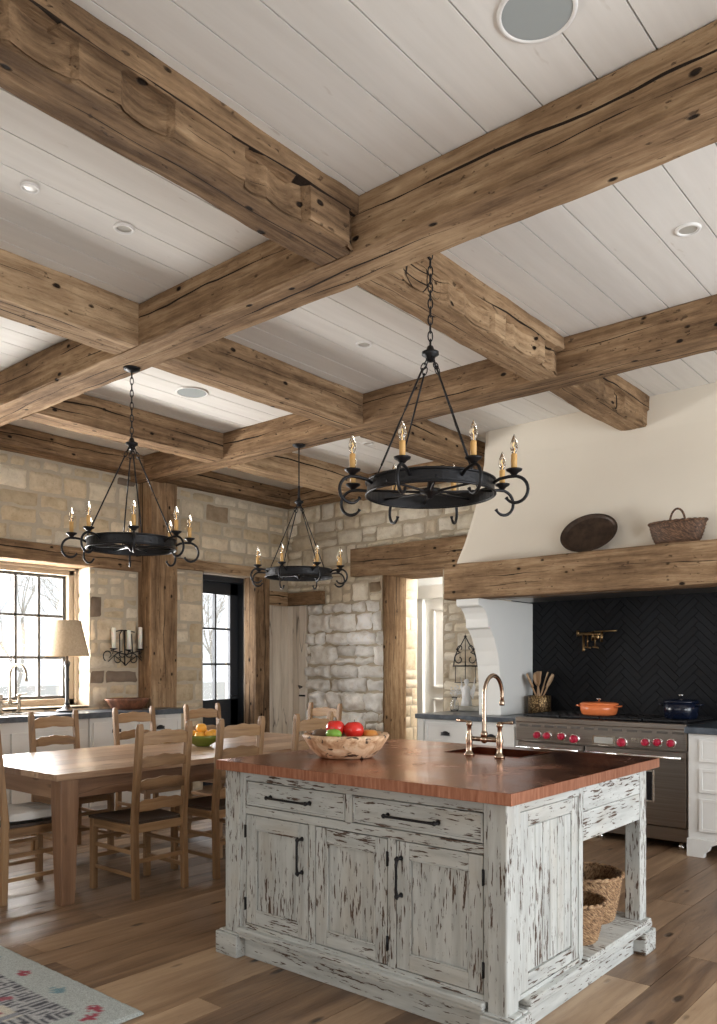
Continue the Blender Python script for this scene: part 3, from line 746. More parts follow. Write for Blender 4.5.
def panel_front(name, parent, P, u0, u1, z0, z1, mat, rail=.05, th=.018, inset=.008, vertical=True, bev=.0015):
    """framed panel; P(u, z, h) -> world, h outward"""
    m = MB()
    def b(a, c, d, e, h0, h1, g):
        p, q = P(a, d, h0), P(c, e, h1)
        X0, X1 = sorted((p[0], q[0])); Y0_, Y1_ = sorted((p[1], q[1]))
        if g == 'h': g = 'x' if abs(P(1, 0, 0)[0]-P(0, 0, 0)[0]) > .5 else 'y'
        m.box(X0, X1, Y0_, Y1_, d, e, g)
    if rail:
        b(u0, u0+rail, z0, z1, 0, th, 'z'); b(u1-rail, u1, z0, z1, 0, th, 'z')
        b(u0+rail, u1-rail, z0, z0+rail, 0, th, 'h'); b(u0+rail, u1-rail, z1-rail, z1, 0, th, 'h')
        b(u0+rail-.004, u1-rail+.004, z0+rail-.004, z1-rail+.004, 0, th-inset, 'z' if vertical else 'h')
    else: b(u0, u1, z0, z1, 0, th, 'h')
    return m.build(name, mat, parent, bev)

# base cabinets left of the range
Pq = lambda u, z, h: (u, 6.115 - h, z)
cl = thing('base_cabinet', (-3.9, 6.6, 0), 'white base cabinet with black cup pulls, left of the range', 'cabinet')
m = MB(); m.box(-4.40, -3.39, 6.12, 6.86, .08, .885); m.box(-4.42, -4.36, 6.10, 6.16, 0, .885); m.box(-4.36, -3.39, 6.17, 6.2, 0, .08); m.build('body', M['cabinet'], cl, .003)
for (a, b) in ((-4.34, -3.885), (-3.865, -3.41)):
    d = panel_front('drawer', cl, Pq, a, b, .67, .855, M['cabinet'], .028, .02, .006, False); cup_pull(d, (((a+b)/2), 6.095-.0, .745))
    d = panel_front('cabinet_door', cl, Pq, a, b, .11, .65, M['cabinet'], .06, .02)
m = MB(); m.box(-4.44, -3.385, 6.075, 6.86, .885, .93); m.box(-4.44, -3.87, 6.86, YB+.0, .885, .93)
o = m.build('stone_worktop', M['counter'], None, .006); tag(o, 'blue-grey stone worktop left of the range, under the corbel', 'worktop')
m = MB(); m.box(-4.40, -3.87, 6.86, YB-.01, 0, .885); m.build('rear_filler', M['cabinet'], cl)
# base cabinets right of the range
Ps = lambda u, z, h: (u, 6.02 - h, z)
cr = thing('base_cabinet', (-1.3, 6.4, 0), 'white drawer cabinet with bracket foot, right of the range', 'cabinet')
m = MB(); m.box(-1.95, -.55, 6.025, 6.84, .13, .885); m.build('body', M['cabinet'], cr, .003)
for (a, b) in ((-1.87, -1.27), (-1.22, -.62)):
    for (c, d) in ((.685, .845), (.465, .635), (.185, .42)): panel_front('drawer', cr, Ps, a, b, c, d, M['cabinet'], .022, .012, .006, False)
def foot(xa, sgn):
    m = MB(); P = [(xa, 0), (xa+sgn*.12, 0), (xa+sgn*.125, .03), (xa+sgn*.15, .05), (xa+sgn*.165, .085), (xa+sgn*.20, .10), (xa+sgn*.23, .13), (xa, .13)]
    m.prism(P, 'y', 6.0, 6.05); m.build('bracket_foot', M['cabinet'], cr, .003)
foot(-1.955, 1); foot(-.545, -1)
for xa in (-1.95, -.61): m = MB(); m.box(xa, xa+.06, 6.7, 6.8, 0, .13); m.build('rear_foot', M['cabinet'], cr)
m = MB(); m.box(-1.97, -.53, 5.985, 6.84, .885, .932); o = m.build('stone_worktop', M['counter'], None, .006); tag(o, 'blue-grey stone worktop right of the range', 'worktop')

# window-side counter run
XC = -6.62
PL = lambda u, z, h: (XC + h, u, z)
for i, (a, b, lab) in enumerate(((1.2, 2.55, 'cream base cabinet at the left edge of the photo'), (2.56, 4.04, 'cream base cabinet with framed doors under the window sink'), (4.05, 5.08, 'cream base cabinet with black cup pull, behind the near table chairs'))):
    cl = thing('base_cabinet', (-6.85, (a+b)/2, 0), lab, 'cabinet', None)
    m = MB(); m.box(XW+.04, XC, a, min(b, 4.88), .08, .895); m.box(XW+.04, XC-.05, a, min(b, 4.88), 0, .08)
    if b > 4.88: m.box(-6.86, XC, 4.88, b, .0, .895)
    m.build('body', M['cabinet'], cl, .003)
    if i == 1:
        n = 2; W2 = (b-a-.04)/n
        for k in range(n): panel_front('cabinet_door', cl, PL, a+.02+k*W2+.01, a+.02+(k+1)*W2-.01, .12, .80, M['cabinet'], .07, .02)
    else:
        n = 2; W2 = (b-a-.04)/n
        for k in range(n):
            u0, u1 = a+.02+k*W2+.01, a+.02+(k+1)*W2-.01
            d = panel_front('drawer', cl, PL, u0, u1, .60, .85, M['cabinet'], .03, .02, .006, False); cup_pull(d, (XC+.02, (u0+u1)/2 if k else u0+.24, .755), 'y')
            panel_front('cabinet_door', cl, PL, u0, u1, .12, .57, M['cabinet'], .07, .02)
m = MB(); X2 = XC+.04
m.box(XW-.20, X2, 1.2, 2.60, .895, .945); m.box(XW+.02, X2, 4.30, 4.88, .895, .945); m.box(-6.87, X2, 4.88, 5.12, .895, .945)
m.box(XW-.20, -7.0, 2.6, 4.30, .895, .945); m.box(-6.72, X2, 2.6, 4.30, .895, .945); m.box(-7.0, -6.72, 2.6, 2.75, .895, .945); m.box(-7.0, -6.72, 3.72, 4.30, .895, .945)
o = m.build('stone_worktop', M['counter'], None, 0); tag(o, 'long dark stone worktop under the window, left side', 'worktop')
m = MB(); m.box(-7.0, -6.72, 2.75, 3.72, .75, .76)
for b in ((-7.0, -6.99, 2.75, 3.72), (-6.73, -6.72, 2.75, 3.72), (-7.0, -6.72, 2.75, 2.76), (-7.0, -6.72, 3.71, 3.72)): m.box(*b, .75, .945)
o = m.build('sink_basin', M['steel'], None); tag(o, 'steel sink set in the worktop under the window', 'sink')

# ---------------------------------------------------------------- bridge faucets
def faucet(base, rz, mat, label, sc=1.0, hgt=.397):
    t = thing('bridge_faucet', (0, 0, 0), label, 'faucet')
    def V(m): return m
    m = V(MB()); m.tube([(-.10, 0, .085), (.10, 0, .085)], .012, 12); m.ball((0, 0, .085), .021, 8); m.build('bridge', mat, t)
    rad = .10; pts = [(0, 0, .07), (0, 0, .13), (0, 0, hgt-rad-.01)]
    for i in range(1, 15): a = PI*i/14*1.02; pts.append((0, rad-rad*math.cos(a), hgt-rad+rad*math.sin(a)))
    pts.append((0, pts[-1][1]-.002, pts[-1][2]-.035))
    m = V(MB()); m.tube(pts, [.016, .013]+[.0115]*(len(pts)-2), 12); m.lathe([(.014, 0), (.016, .006), (.016, .02), (.0125, .026)], 14, (0, pts[-1][1], pts[-1][2]-.012)); m.lathe([(.02, 0), (.02, .02), (.014, .03)], 14, (0, 0, .095)); m.build('spout', mat, t)
    for s in (-1, 1):
        m = V(MB()); m.lathe([(.030, 0), (.030, .008), (.020, .016), (.015, .03), (.018, .06), (.022, .08), (.018, .10), (.013, .115), (.013, .145), (.018, .15), (.018, .165), (.010, .172), (0, .174)], 18, (s*.10, 0, 0))
        vb = m.build('valve', mat, t)
        m = V(MB()); m.tube([(s*.10, 0, .166), (s*.10+s*.03, .0, .170), (s*.10+s*.085, 0, .173)], [.007, .006, .009], 10); m.build('lever', mat, vb)
    t.location = base; t.rotation_euler = (0, 0, rz); t.scale = (sc, sc, 1)
    return t
faucet((-2.085, 3.43, .9305), 0, M['bronze'], 'antique bronze bridge faucet with tall curved spout on the copper island top', .86)
faucet((-7.07, 3.53, .9455), R(-75), M['nickel'], 'tall nickel bridge faucet in front of the window', 1.0, .44)

# ================================================================== ISLAND
isl = thing('kitchen_island', (-2.2, 3.2, 0), 'large island with chipped white paint and three panelled doors under a copper top', 'kitchen island')
PF = lambda u, z, h: (u, 2.585 - h, z)
PS = lambda u, z, h: (-1.485 + h, u, z)
m = MB()   # carcass
m.box(-2.92, -1.50, 2.60, 3.18, .15, .885, 'z'); m.build('carcass', M['paint'], isl)
m = MB()   # face frame of the front
def fb(m, a, b, c, d, g='z', y0=2.565, y1=2.602): m.box(a, b, y0, y1, c, d, g)
fb(m, -2.895, -2.857, .145, .885); fb(m, -1.562, -1.535, .145, .885)
for c, d in ((.838, .885), (.682, .720), (.145, .167)): fb(m, -2.857, -1.562, c, d, 'x')
fb(m, -2.237, -2.200, .72, .838); fb(m, -2.450, -2.410, .167, .682); fb(m, -2.009, -1.968, .167, .682)
m.build('face_frame', M['paint'], isl, .002)
def pull(parent, a, b, out, r=.0055):
    """bar pull between two posts"""
    a, b, out = Vector(a), Vector(b), Vector(out); m = MB(); d = (b-a).normalized()
    m.tube([a-d*.012+out*.8, a+out*.9, a+d*.03+out, b-d*.03+out, b+out*.9, b+d*.012+out*.8], [.004, .0075, r, r, .0075, .004], 10)
    for q in (a, b):
        m.tube([q, q+out*.25, q+out*.9], [.011, .006, .0055], 10); m.ball(q+out*.9, .010, 6)
    return m.build('bar_handle', M['iron'], parent, 0, 'black iron bar handle')
d = panel_front('drawer', isl, PF, -2.853, -2.241, .724, .834, M['paint'], .010, .019, .003, False); pull(d, (-2.69, 2.566, .775), (-2.445, 2.566, .775), (0, -.03, 0))
d = panel_front('drawer', isl, PF, -2.196, -1.566, .724, .834, M['paint'], .010, .019, .003, False); pull(d, (-2.01, 2.566, .775), (-1.765, 2.566, .775), (0, -.03, 0))
for i, (a, b) in enumerate(((-2.853, -2.454), (-2.406, -2.013), (-1.964, -1.566))):
    d = panel_front('cabinet_door', isl, PF, a, b, .171, .678, M['paint'], .062, .019, .011)
    # moulding around the sunk panel
    mm = MB()
    for (p, q, c, e) in ((a+.062, b-.062, .233, .241), (a+.062, b-.062, .608, .616)): mm.box(p, q, 2.566, 2.572, c, e, 'x')
    for (p, q) in ((a+.062, a+.070), (b-.070, b-.062)): mm.box(p, q, 2.566, 2.572, .233, .616, 'z')
    mm.build('panel_moulding', M['paint'], d, .002)
    if i == 0: pull(d, (b-.036, 2.566, .465), (b-.036, 2.566, .612), (0, -.034, 0))
    if i == 2: pull(d, (a+.022, 2.566, .465), (a+.022, 2.566, .612), (0, -.034, 0))
    hx = a-.004 if i == 0 else b+.004
    for z in (.26, .60):
        mm = MB(); mm.box(hx-.005, hx+.005, 2.560, 2.568, z-.028, z+.028); mm.tube([(hx, 2.560, z-.03), (hx, 2.560, z+.03)], .004, 8); mm.build('hinge', M['iron'], d, 0, 'small black hinge')
for (a, b) in ((-2.992, -2.892), (-1.54, -1.46)):   # front corner posts
    m = MB(); m.box(a, b, 2.555, 2.645, .10, .888, 'z'); m.build('corner_post', M['paint'], isl, .006)
m = MB(); m.box(-3.035, -2.885, 2.53, 2.68, 0, .105, 'x'); m.box(-3.02, -2.89, 2.54, 2.67, .105, .115, 'x'); m.build('plinth_foot', M['paint'], isl, .008)
m = MB(); m.box(-1.56, -1.425, 2.53, 2.68, 0, .105, 'x'); m.box(-1.55, -1.435, 2.54, 2.67, .105, .115, 'x'); m.build('plinth_foot', M['paint'], isl, .008)
m = MB(); m.box(-2.89, -1.55, 2.535, 2.60, .118, .146, 'x'); m.box(-2.89, -1.55, 2.545, 2.60, .098, .118, 'x'); m.build('base_moulding', M['paint'], isl, .007)
m = MB(); m.box(-2.9, -1.55, 2.585, 2.60, .0, .10, 'x'); m.build('toe_board', M['paint'], isl, .002)
# left side
m = MB(); m.box(-2.975, -2.915, 2.64, 3.88, .12, .888, 'z'); m.build('side_panel', M['paint'], isl, .003)
# right side, framed panel
m = MB(); m.box(-1.50, -1.478, 2.645, 3.19, .145, .888, 'z'); m.build('side_board', M['paint'], isl)
m = MB()
for b in ((2.640, 2.662, .145, .888), (3.152, 3.192, .145, .888)): m.box(-1.49, -1.462, *b, 'z')
for b in ((2.66, 3.155, .838, .888), (2.66, 3.155, .145, .162)): m.box(-1.49, -1.462, *b, 'y')
m.build('side_frame', M['paint'], isl, .002)
d = panel_front('side_door', isl, PS, 2.665, 3.149, .165, .835, M['paint'], .058, .020, .012)
mm = MB()
for k in range(6): mm.box(-1.477, -1.4705, 2.728+k*.0615, 2.728+k*.0615+.0585, .228, .772, 'z')
mm.build('beadboard', M['paint'], d, .002)
m = MB(); m.box(-1.55, -1.43, 2.68, 3.90, .118, .146, 'y'); m.box(-1.55, -1.44, 2.68, 3.90, .098, .118, 'y'); m.build('base_moulding', M['paint'], isl, .007)
m = MB(); m.box(-1.50, -1.485, 2.68, 3.85, 0, .10, 'y'); m.build('toe_board', M['paint'], isl, .002)
# open end: apron, posts, shelf
m = MB(); m.box(-1.487, -1.461, 3.192, 3.815, .642, .765, 'y'); m.box(-1.487, -1.461, 3.192, 3.815, .767, .888, 'y'); m.build('apron', M['paint'], isl, .003)
m = MB(); m.box(-2.95, -1.49, 3.865, 3.89, .70, .888, 'x'); m.build('apron', M['paint'], isl, .003)
for (a, b) in ((-1.535, -1.458), (-2.992, -2.915)):
    m = MB(); m.box(a, b, 3.815, 3.895, .12, .888, 'z'); m.build('corner_post', M['paint'], isl, .006)
for (a, b) in ((-1.56, -1.425), (-3.035, -2.885)): m = MB(); m.box(a, b, 3.80, 3.935, 0, .105, 'x'); m.build('plinth_foot', M['paint'], isl, .008)
m = MB()
for k in range(4): m.box(-2.92, -1.435, 3.18+k*.180, 3.18+k*.180+.178, .135, .16, 'x')
m.build('shelf', M['paint'], isl, .003)
# copper worktop with sunk basin
cop = thing('copper_worktop', (-2.19, 3.22, .89), 'polished reddish copper worktop covering the island', 'worktop')
sx0, sx1, sy0, sy1 = -2.36, -1.92, 3.49, 3.82
m = MB()
X0, X1, Yy0, Yy1 = -2.985, -1.412, 2.50, 3.925
for (a, b, c, d) in ((X0, sx0, Yy0, Yy1), (sx1, X1, Yy0, Yy1), (sx0, sx1, Yy0, sy0), (sx0, sx1, sy1, Yy1)): m.box(a, b, c, d, .889, .93)
m.build('copper_sheet', M['copper'], cop)
m = MB()
m.box(X0-.004, X1+.004, Yy0-.004, Yy0, .886, .9295); m.box(X0-.004, X1+.004, Yy1, Yy1+.004, .886, .9295); m.box(X0-.004, X0, Yy0, Yy1, .886, .9295); m.box(X1, X1+.004, Yy0, Yy1, .886, .9295)
m.build('copper_edge', M['copperedge'], cop, .0015, 'salmon brushed copper edge band')
m = MB(); T = .004
m.box(sx0, sx1, sy0, sy1, .76, .765)
m.box(sx0, sx0+T, sy0, sy1, .76, .932); m.box(sx1-T, sx1, sy0, sy1, .76, .932); m.box(sx0, sx1, sy0, sy0+T, .76, .932); m.box(sx0, sx1, sy1-T, sy1, .76, .932)
m.build('sink_basin', M['copper'], cop, 0, 'sunken copper sink basin')

# ================================================================== DINING TABLE
tb = thing('dining_table', (-4.85, 3.8, 0), 'long rustic wooden dining table with thick square legs', 'table')
TX0, TX1, TY0, TY1 = -5.46, -4.235, 2.385, 5.15
m = MB(); n = 6; wd = (TX1-TX0)/n
for k in range(n): m.box(TX0+k*wd+.001, TX0+(k+1)*wd-.001, TY0+.0, TY1, .722, .76, 'y')
m.build('tabletop', M['tabletop'], tb, .003)
for (a, b, c, d, g) in ((TX0+.05, TX1-.05, TY0+.06, TY0+.085, 'x'), (TX0+.05, TX1-.05, TY1-.085, TY1-.06, 'x'), (TX0+.055, TX0+.08, TY0+.06, TY1-.06, 'y'), (TX1-.08, TX1-.055, TY0+.06, TY1-.06, 'y')):
    m = MB(); m.box(a, b, c, d, .605, .722, g); m.build('apron', M['table'], tb, .003)
for xa in (TX0+.01, TX1-.120):
    for ya in (TY0+.03, TY1-.145):
        m = MB(); vs = []
        for z, ins in ((0, .016), (.58, 0), (.722, 0)):
            vs += [(xa+ins, ya+ins, z), (xa+.11-ins, ya+ins, z), (xa+.11-ins, ya+.115-ins, z), (xa+ins, ya+.115-ins, z)]
        fs = [(0, 1, 2, 3), (8, 9, 10, 11)] + [(j*4+k, j*4+(k+1) % 4, j*4+4+(k+1) % 4, j*4+4+k) for j in (0, 1) for k in range(4)]
        m.add(vs, fs, [(p[2], p[0], p[1]) for p in vs]); m.build('leg', M['table'], tb, .005)

# ---------------------------------------------------------------- ladder-back chairs: faces -x locally, back posts at +x
def make_chair():
    t = thing('ladder_back_chair', (0, 0, 0), '', 'chair')
    BX = .20
    def bend(z): return BX + (.0 if z < .46 else (z-.46)*.10) + (.012*(.46-z)/.46 if z < .46 else 0)
    for s in (-1, 1):
        m = MB(); zs = [0, .2, .4, .46, .6, .8, 1.0, 1.035]; vs = []
        for z in zs:
            h = .019 if z < 1.02 else .014; c = bend(z); y = s*.178
            vs += [(c-h, y-h, z), (c+h, y-h, z), (c+h, y+h, z), (c-h, y+h, z)]
        fs = [(0, 1, 2, 3), tuple(range(len(vs)-4, len(vs)))] + [(j*4+k, j*4+(k+1) % 4, j*4+4+(k+1) % 4, j*4+4+k) for j in range(len(zs)-1) for k in range(4)]
        m.add(vs, fs, [(p[2], p[0], p[1]) for p in vs]); m.build('back_post', M['chair'], t, .005)
        m = MB(); m.box(-.225, -.187, s*.195-.019, s*.195+.019, 0, .435, 'z'); m.build('leg', M['chair'], t, .005)
    for i, zc in enumerate((.945, .805, .67, .545)):
        m = MB(); n = 14; vs = []; hh = .040 if i == 0 else .034
        for k in range(n+1):
            q = -1+2*k/n; y = q*.163; dz = .020*(1-q*q) + .004*math.cos(q*9); c = bend(zc) + .016*(1-q*q)
            lo = zc-hh+.010*(1-q*q)*(.6+.4*math.cos(q*PI*2)); hi = zc+hh-.012+dz
            vs += [(c-.008, y, lo), (c+.008, y, lo), (c+.008, y, hi), (c-.008, y, hi)]
        fs = [(0, 1, 2, 3), tuple(range(n*4, n*4+4))] + [(j*4+k, j*4+(k+1) % 4, j*4+4+(k+1) % 4, j*4+4+k) for j in range(n) for k in range(4)]
        m.add(vs, fs, [(p[1], p[0], p[2]) for p in vs]); m.build('ladder_slat', M['chair'], t, .003)
    m = MB()
    m.box(-.21, .19, -.205, -.180, .385, .435, 'x'); m.box(-.21, .19, .180, .205, .385, .435, 'x')
    m.box(-.215, -.195, -.19, .19, .385, .435, 'y'); m.box(.185, .205, -.165, .165, .385, .435, 'y'); m.build('seat_frame', M['chair'], t, .004)
    m = MB(); vs = []; n = 10
    for j in range(n+1):
        for i in range(n+1):
            u, v_ = i/n, j/n; x = -.235+u*.425; y = (-1+2*v_)*(.215-.035*u)
            vs.append((x, y, .452-.016*math.sin(PI*u)*math.sin(PI*v_)))
    b = len(vs); vs += [(p[0], p[1], .434) for p in vs]
    fs = []; W_ = n+1
    for j in range(n):
        for i in range(n): a = j*W_+i; fs += [(a, a+1, a+W_+1, a+W_), (b+a, b+a+W_, b+a+W_+1, b+a+1)]
    for i in range(n): fs += [(i, b+i, b+i+1, i+1), (n*W_+i, n*W_+i+1, b+n*W_+i+1, b+n*W_+i), (i*W_, (i+1)*W_, b+(i+1)*W_, b+i*W_), (i*W_+n, b+i*W_+n, b+(i+1)*W_+n, (i+1)*W_+n)]
    m.add(vs, fs, smooth=False); m.build('seat', M['leather'], t, .003, 'dark glossy seat')
    for s in (-1, 1):
        for z in (.14, .275):
            m = MB(); m.box(-.20, .20, s*.187-.009, s*.187+.009, z-.012, z+.012, 'x'); m.build('stretcher', M['chair'], t, .003)
    for (x, z) in ((-.206, .20), (-.206, .31), (.205, .22)):
        m = MB(); m.box(x-.009, x+.009, -.185, .185, z-.012, z+.012, 'y'); m.build('stretcher', M['chair'], t, .003)
    return t
proto = make_chair()
CH = [(-4.275, 2.965, 0, 'ladder-back chair nearest the camera on the right side of the table, left of the island'),
      (-4.275, 3.575, 0, 'second ladder-back chair on the right side, partly behind the island corner'),
      (-4.285, 4.28, 0, 'third ladder-back chair on the right side, seen behind the fruit bowl'),
      (-5.0, 5.20, R(90), 'ladder-back chair at the far end of the table, before the white stone'),
      (-5.455, 3.19, R(180), 'ladder-back chair on the window side in front of the lamp'),
      (-5.455, 3.90, R(180), 'ladder-back chair on the window side in front of the wooden dough bowl'),
      (-5.455, 4.61, R(180), 'ladder-back chair on the window side behind the green bowl of oranges'),
      (-4.72, 2.44, R(-90), 'ladder-back chair cut off by the left edge, with a white seat cushion')]
for i, (x, y, a, lab) in enumerate(CH):
    o = proto if i == 0 else copy_tree(proto)
    o.location = (x, y, 0); o.rotation_euler = (0, 0, a); tag(o, lab, 'chair', 'ladder-back chairs around the dining table')
# cushion on the end chair
m = MB(); m.xf = Matrix.Translation((-4.72, 2.44, .452)) @ Matrix.Rotation(R(-90), 4, 'Z'); n = 20; vs = []
for sgn in (1, -1):
    for j in range(n+1):
        for i in range(n+1):
            u, v_ = -1+2*i/n, -1+2*j/n; e = (1-abs(u)**5)*(1-abs(v_)**5); e = max(0, e)
            wr = noise.noise(Vector((u*2.5, v_*2.5, 3)))*.012
            z = .024 + (.044*e**.5 + wr*e if sgn > 0 else -.016*e**.5)
            vs.append((-.01+u*.195, v_*.185*(1-.06*u), z))
fs = []; W_ = n+1; b = W_*W_
for j in range(n):
    for i in range(n): a = j*W_+i; fs += [(a, a+1, a+W_+1, a+W_), (b+a, b+a+W_, b+a+W_+1, b+a+1)]
for i in range(n): fs += [(i, b+i, b+i+1, i+1), (n*W_+i, n*W_+i+1, b+n*W_+i+1, b+n*W_+i), (i*W_, (i+1)*W_, b+(i+1)*W_, b+i*W_), (i*W_+n, b+i*W_+n, b+(i+1)*W_+n, (i+1)*W_+n)]
m.add(vs, fs, smooth=True); o = m.build('seat_cushion', M['linen']); tag(o, 'white wrinkled linen cushion on the chair at the left edge', 'cushion')

# ================================================================== CHANDELIERS
def link_chain(m, p0, p1, L=.034, w=.010, r=.0028):
    p0, p1 = Vector(p0), Vector(p1); D = p1-p0; n = max(1, int(D.length/(L*.72))); d = D.normalized()
    s = d.orthogonal().normalized(); q = d.cross(s)
    for i in range(n):
        c = p0 + D*((i+.5)/n); a = s if i % 2 else q; pts = []
        for k in range(10):
            t_ = 2*PI*k/10; pts.append(c + a*w*math.cos(t_) + d*(D.length/n*.66)*math.sin(t_))
        m.tube(pts, r, 5, True)
def make_chandelier(loc, ztop, label, rod, rz0, drop=.62):
    t = thing('chandelier', loc, label, 'chandelier', 'iron ring chandeliers')
    def mk(): m = MB(); m.xf = Matrix.Translation(loc); return m
    RR = .295; n = 56
    m = mk(); vs = []
    for k in range(n):
        a = 2*PI*k/n; c, s = math.cos(a), math.sin(a)
        for (r, z) in ((RR, -.032), (RR, .026), (RR-.007, .026), (RR-.007, -.032)): vs.append((r*c, r*s, z))
    fs = [(k*4+j, k*4+(j+1) % 4, ((k+1) % n)*4+(j+1) % 4, ((k+1) % n)*4+j) for k in range(n) for j in range(4)]
    m.add(vs, fs, smooth=False)
    m.tube([((RR+.003)*math.cos(2*PI*k/n), (RR+.003)*math.sin(2*PI*k/n), .026) for k in range(n)], .006, 6, True)
    m.tube([((RR+.003)*math.cos(2*PI*k/n), (RR+.003)*math.sin(2*PI*k/n), -.032) for k in range(n)], .006, 6, True)
    m.build('ring', M['iron'], t, 0)
    m = mk()
    for k in range(4):
        a = PI*k/4 + rz0; m.tube([(RR*math.cos(a), RR*math.sin(a), -.01), (0, 0, -.018), (-RR*math.cos(a), -RR*math.sin(a), -.01)], .006, 6)
    m.lathe([(0, -.05), (.012, -.045), (.02, -.03), (.05, -.02), (.05, -.005), (.018, 0), (.012, .03), (0, .034)], 16); m.build('spokes', M['iron'], t)
    top = drop
    m = mk(); m.lathe([(0, -.035), (.018, -.03), (.024, -.01), (.040, .0), (.040, .012), (.02, .02), (.013, .04), (.0, .045)], 18, (0, 0, top)); m.build('hub', M['iron'], t)
    for k in range(4):
        a = PI/4 + PI/2*k + rz0 - R(12); p0 = Vector((.020*math.cos(a), .020*math.sin(a), top-.02)); p1 = Vector((RR*math.cos(a), RR*math.sin(a), .03)); d = p1-p0
        m = mk(); link_chain(m, p0, p0+d*.10, .04)
        m.tube([p0+d*.09, p0+d*.46], .0048, 6); link_chain(m, p0+d*.45, p0+d*.53, .04); m.tube([p0+d*.52, p0+d*.93], .0048, 6)
        link_chain(m, p0+d*.92, p1, .04)
        m.build('hanging_rod', M['iron'], t)
    for k in range(8):
        a = PI/8 + PI/4*k + rz0; c, s = math.cos(a), math.sin(a)
        def q(r, z): return (r*c, r*s, z)
        arm = mk(); pts = [q(RR, .0), q(RR+.03, .016), q(RR+.07, .022), q(RR+.105, .022)]
        cr_, rad = (RR+.095, -.043), .065
        for i in range(1, 17):
            b = PI/2 - i*R(14.5); rr = rad*(1-.0012*i*i) ; pts.append(q(cr_[0]+rr*math.cos(b), cr_[1]+rr*math.sin(b)))
        e = pts[-1]
        arm.tube(pts, [.0075]*(len(pts)-3)+[.0065, .006, .009], 8); ar = arm.build('arm', M['iron'], t)
        pr_ = (RR+.095)
        m = mk(); m.lathe([(0, 0), (.012, .002), (.020, .012), (.034, .020), (.037, .027), (.031, .025), (.016, .020), (0, .02)], 20, q(pr_, .026)); m.build('drip_pan', M['iron'], ar)
        m = mk(); m.lathe([(.0135, 0), (.0135, .072), (.011, .076), (0, .076)], 14, q(pr_, .046)); m.build('candle_sleeve', M['candle'], ar, 0, 'amber candle sleeve')
        m = mk(); m.lathe([(.007, 0), (.013, .013), (.018, .030), (.0165, .048), (.010, .068), (.0045, .082), (0.0005, .09)], 14, q(pr_, .120)); m.build('bulb', M['bulb'], ar, 0, 'clear flame-shaped bulb')
        m = mk(); m.tube([q(pr_, .125), q(pr_+.003, .145), q(pr_-.003, .158), q(pr_, .170)], .0012, 5); m.build('filament', M['filament'], ar)
    zt = ztop - loc[2]
    m = mk(); m.lathe([(0, -.03), (.012, -.028), (.03, -.022), (.055, -.012), (.06, 0), (0, 0)], 24, (0, 0, zt)); m.build('canopy', M['iron'], t)
    m = mk()
    if rod: m.tube([(0, 0, top+.03), (0, 0, zt-.02)], .006, 8); m.tube([(0, 0, top+.04), (0, 0, top+.14)], .010, 8)
    else: link_chain(m, (0, 0, top+.03), (0, 0, zt-.025), .05, .011, .0032)
    m.build('hanging_rod' if rod else 'chain', M['iron'], t)
    return t
VA = math.radians(90+40.138)   # yaw of the view, so that the arms sit as in the photo
make_chandelier((-2.165, 3.085, 2.20), HC, 'largest black iron ring chandelier, above the island', False, R(40.1-90))
make_chandelier((-4.335, 2.945, 2.135), BZ, 'black iron ring chandelier on a chain at left, above the near end of the table', False, R(40.1-90-5)).scale = (.91, .91, 1)
make_chandelier((-4.80, 4.91, 2.155), BZ+.01, 'smallest-looking iron ring chandelier at back, hanging on a rod before the stone corner', True, R(40.1-90+5), .60).scale = (.95, .95, 1)

# ================================================================== OBJECTS
def leanable(): pass
# mantel items
m = MB(); a, b = .24, .155; prof = [(0, 0), (.80, 0), (.90, .006), (1.0, .034), (.985, .036), (.875, .013), (.80, .010), (0, .010)]
m.xf = Matrix.Translation((-2.705, 6.03, 2.262)) @ Matrix.Rotation(R(-5), 4, 'Y') @ Matrix.Rotation(R(78), 4, 'X') @ Matrix.Translation((0, b, 0))
m.lathe([(r, z) for r, z in prof], 48, (0, 0, 0), a, b, False); o = m.build('oval_tray', M['tray']); tag(o, 'dark oval tray leaning on the hood above the mantel beam', 'tray')
def weave(m, rings, n, c, amp=.0035, sq=(1, 1), fill=None):
    """basket wall: rings [(r, z)], stakes woven in and out"""
    vs = []; fs = []; tcs = []
    for j, (r, z) in enumerate(rings):
        for k in range(n):
            a = 2*PI*k/n; off = amp*math.sin(a*n/4 + (PI if j % 2 else 0)) + amp*.6*(1 if j % 2 else -1)
            rr = r+off; x = rr*math.cos(a)*sq[0]; y = rr*math.sin(a)*sq[1]
            vs.append((c[0]+x, c[1]+y, c[2]+z)); tcs.append((a*r*2, z, 0))
    for j in range(len(rings)-1):
        for k in range(n): fs.append((j*n+k, j*n+(k+1) % n, (j+1)*n+(k+1) % n, (j+1)*n+k))
    m.add(vs, fs, tcs, smooth=True)
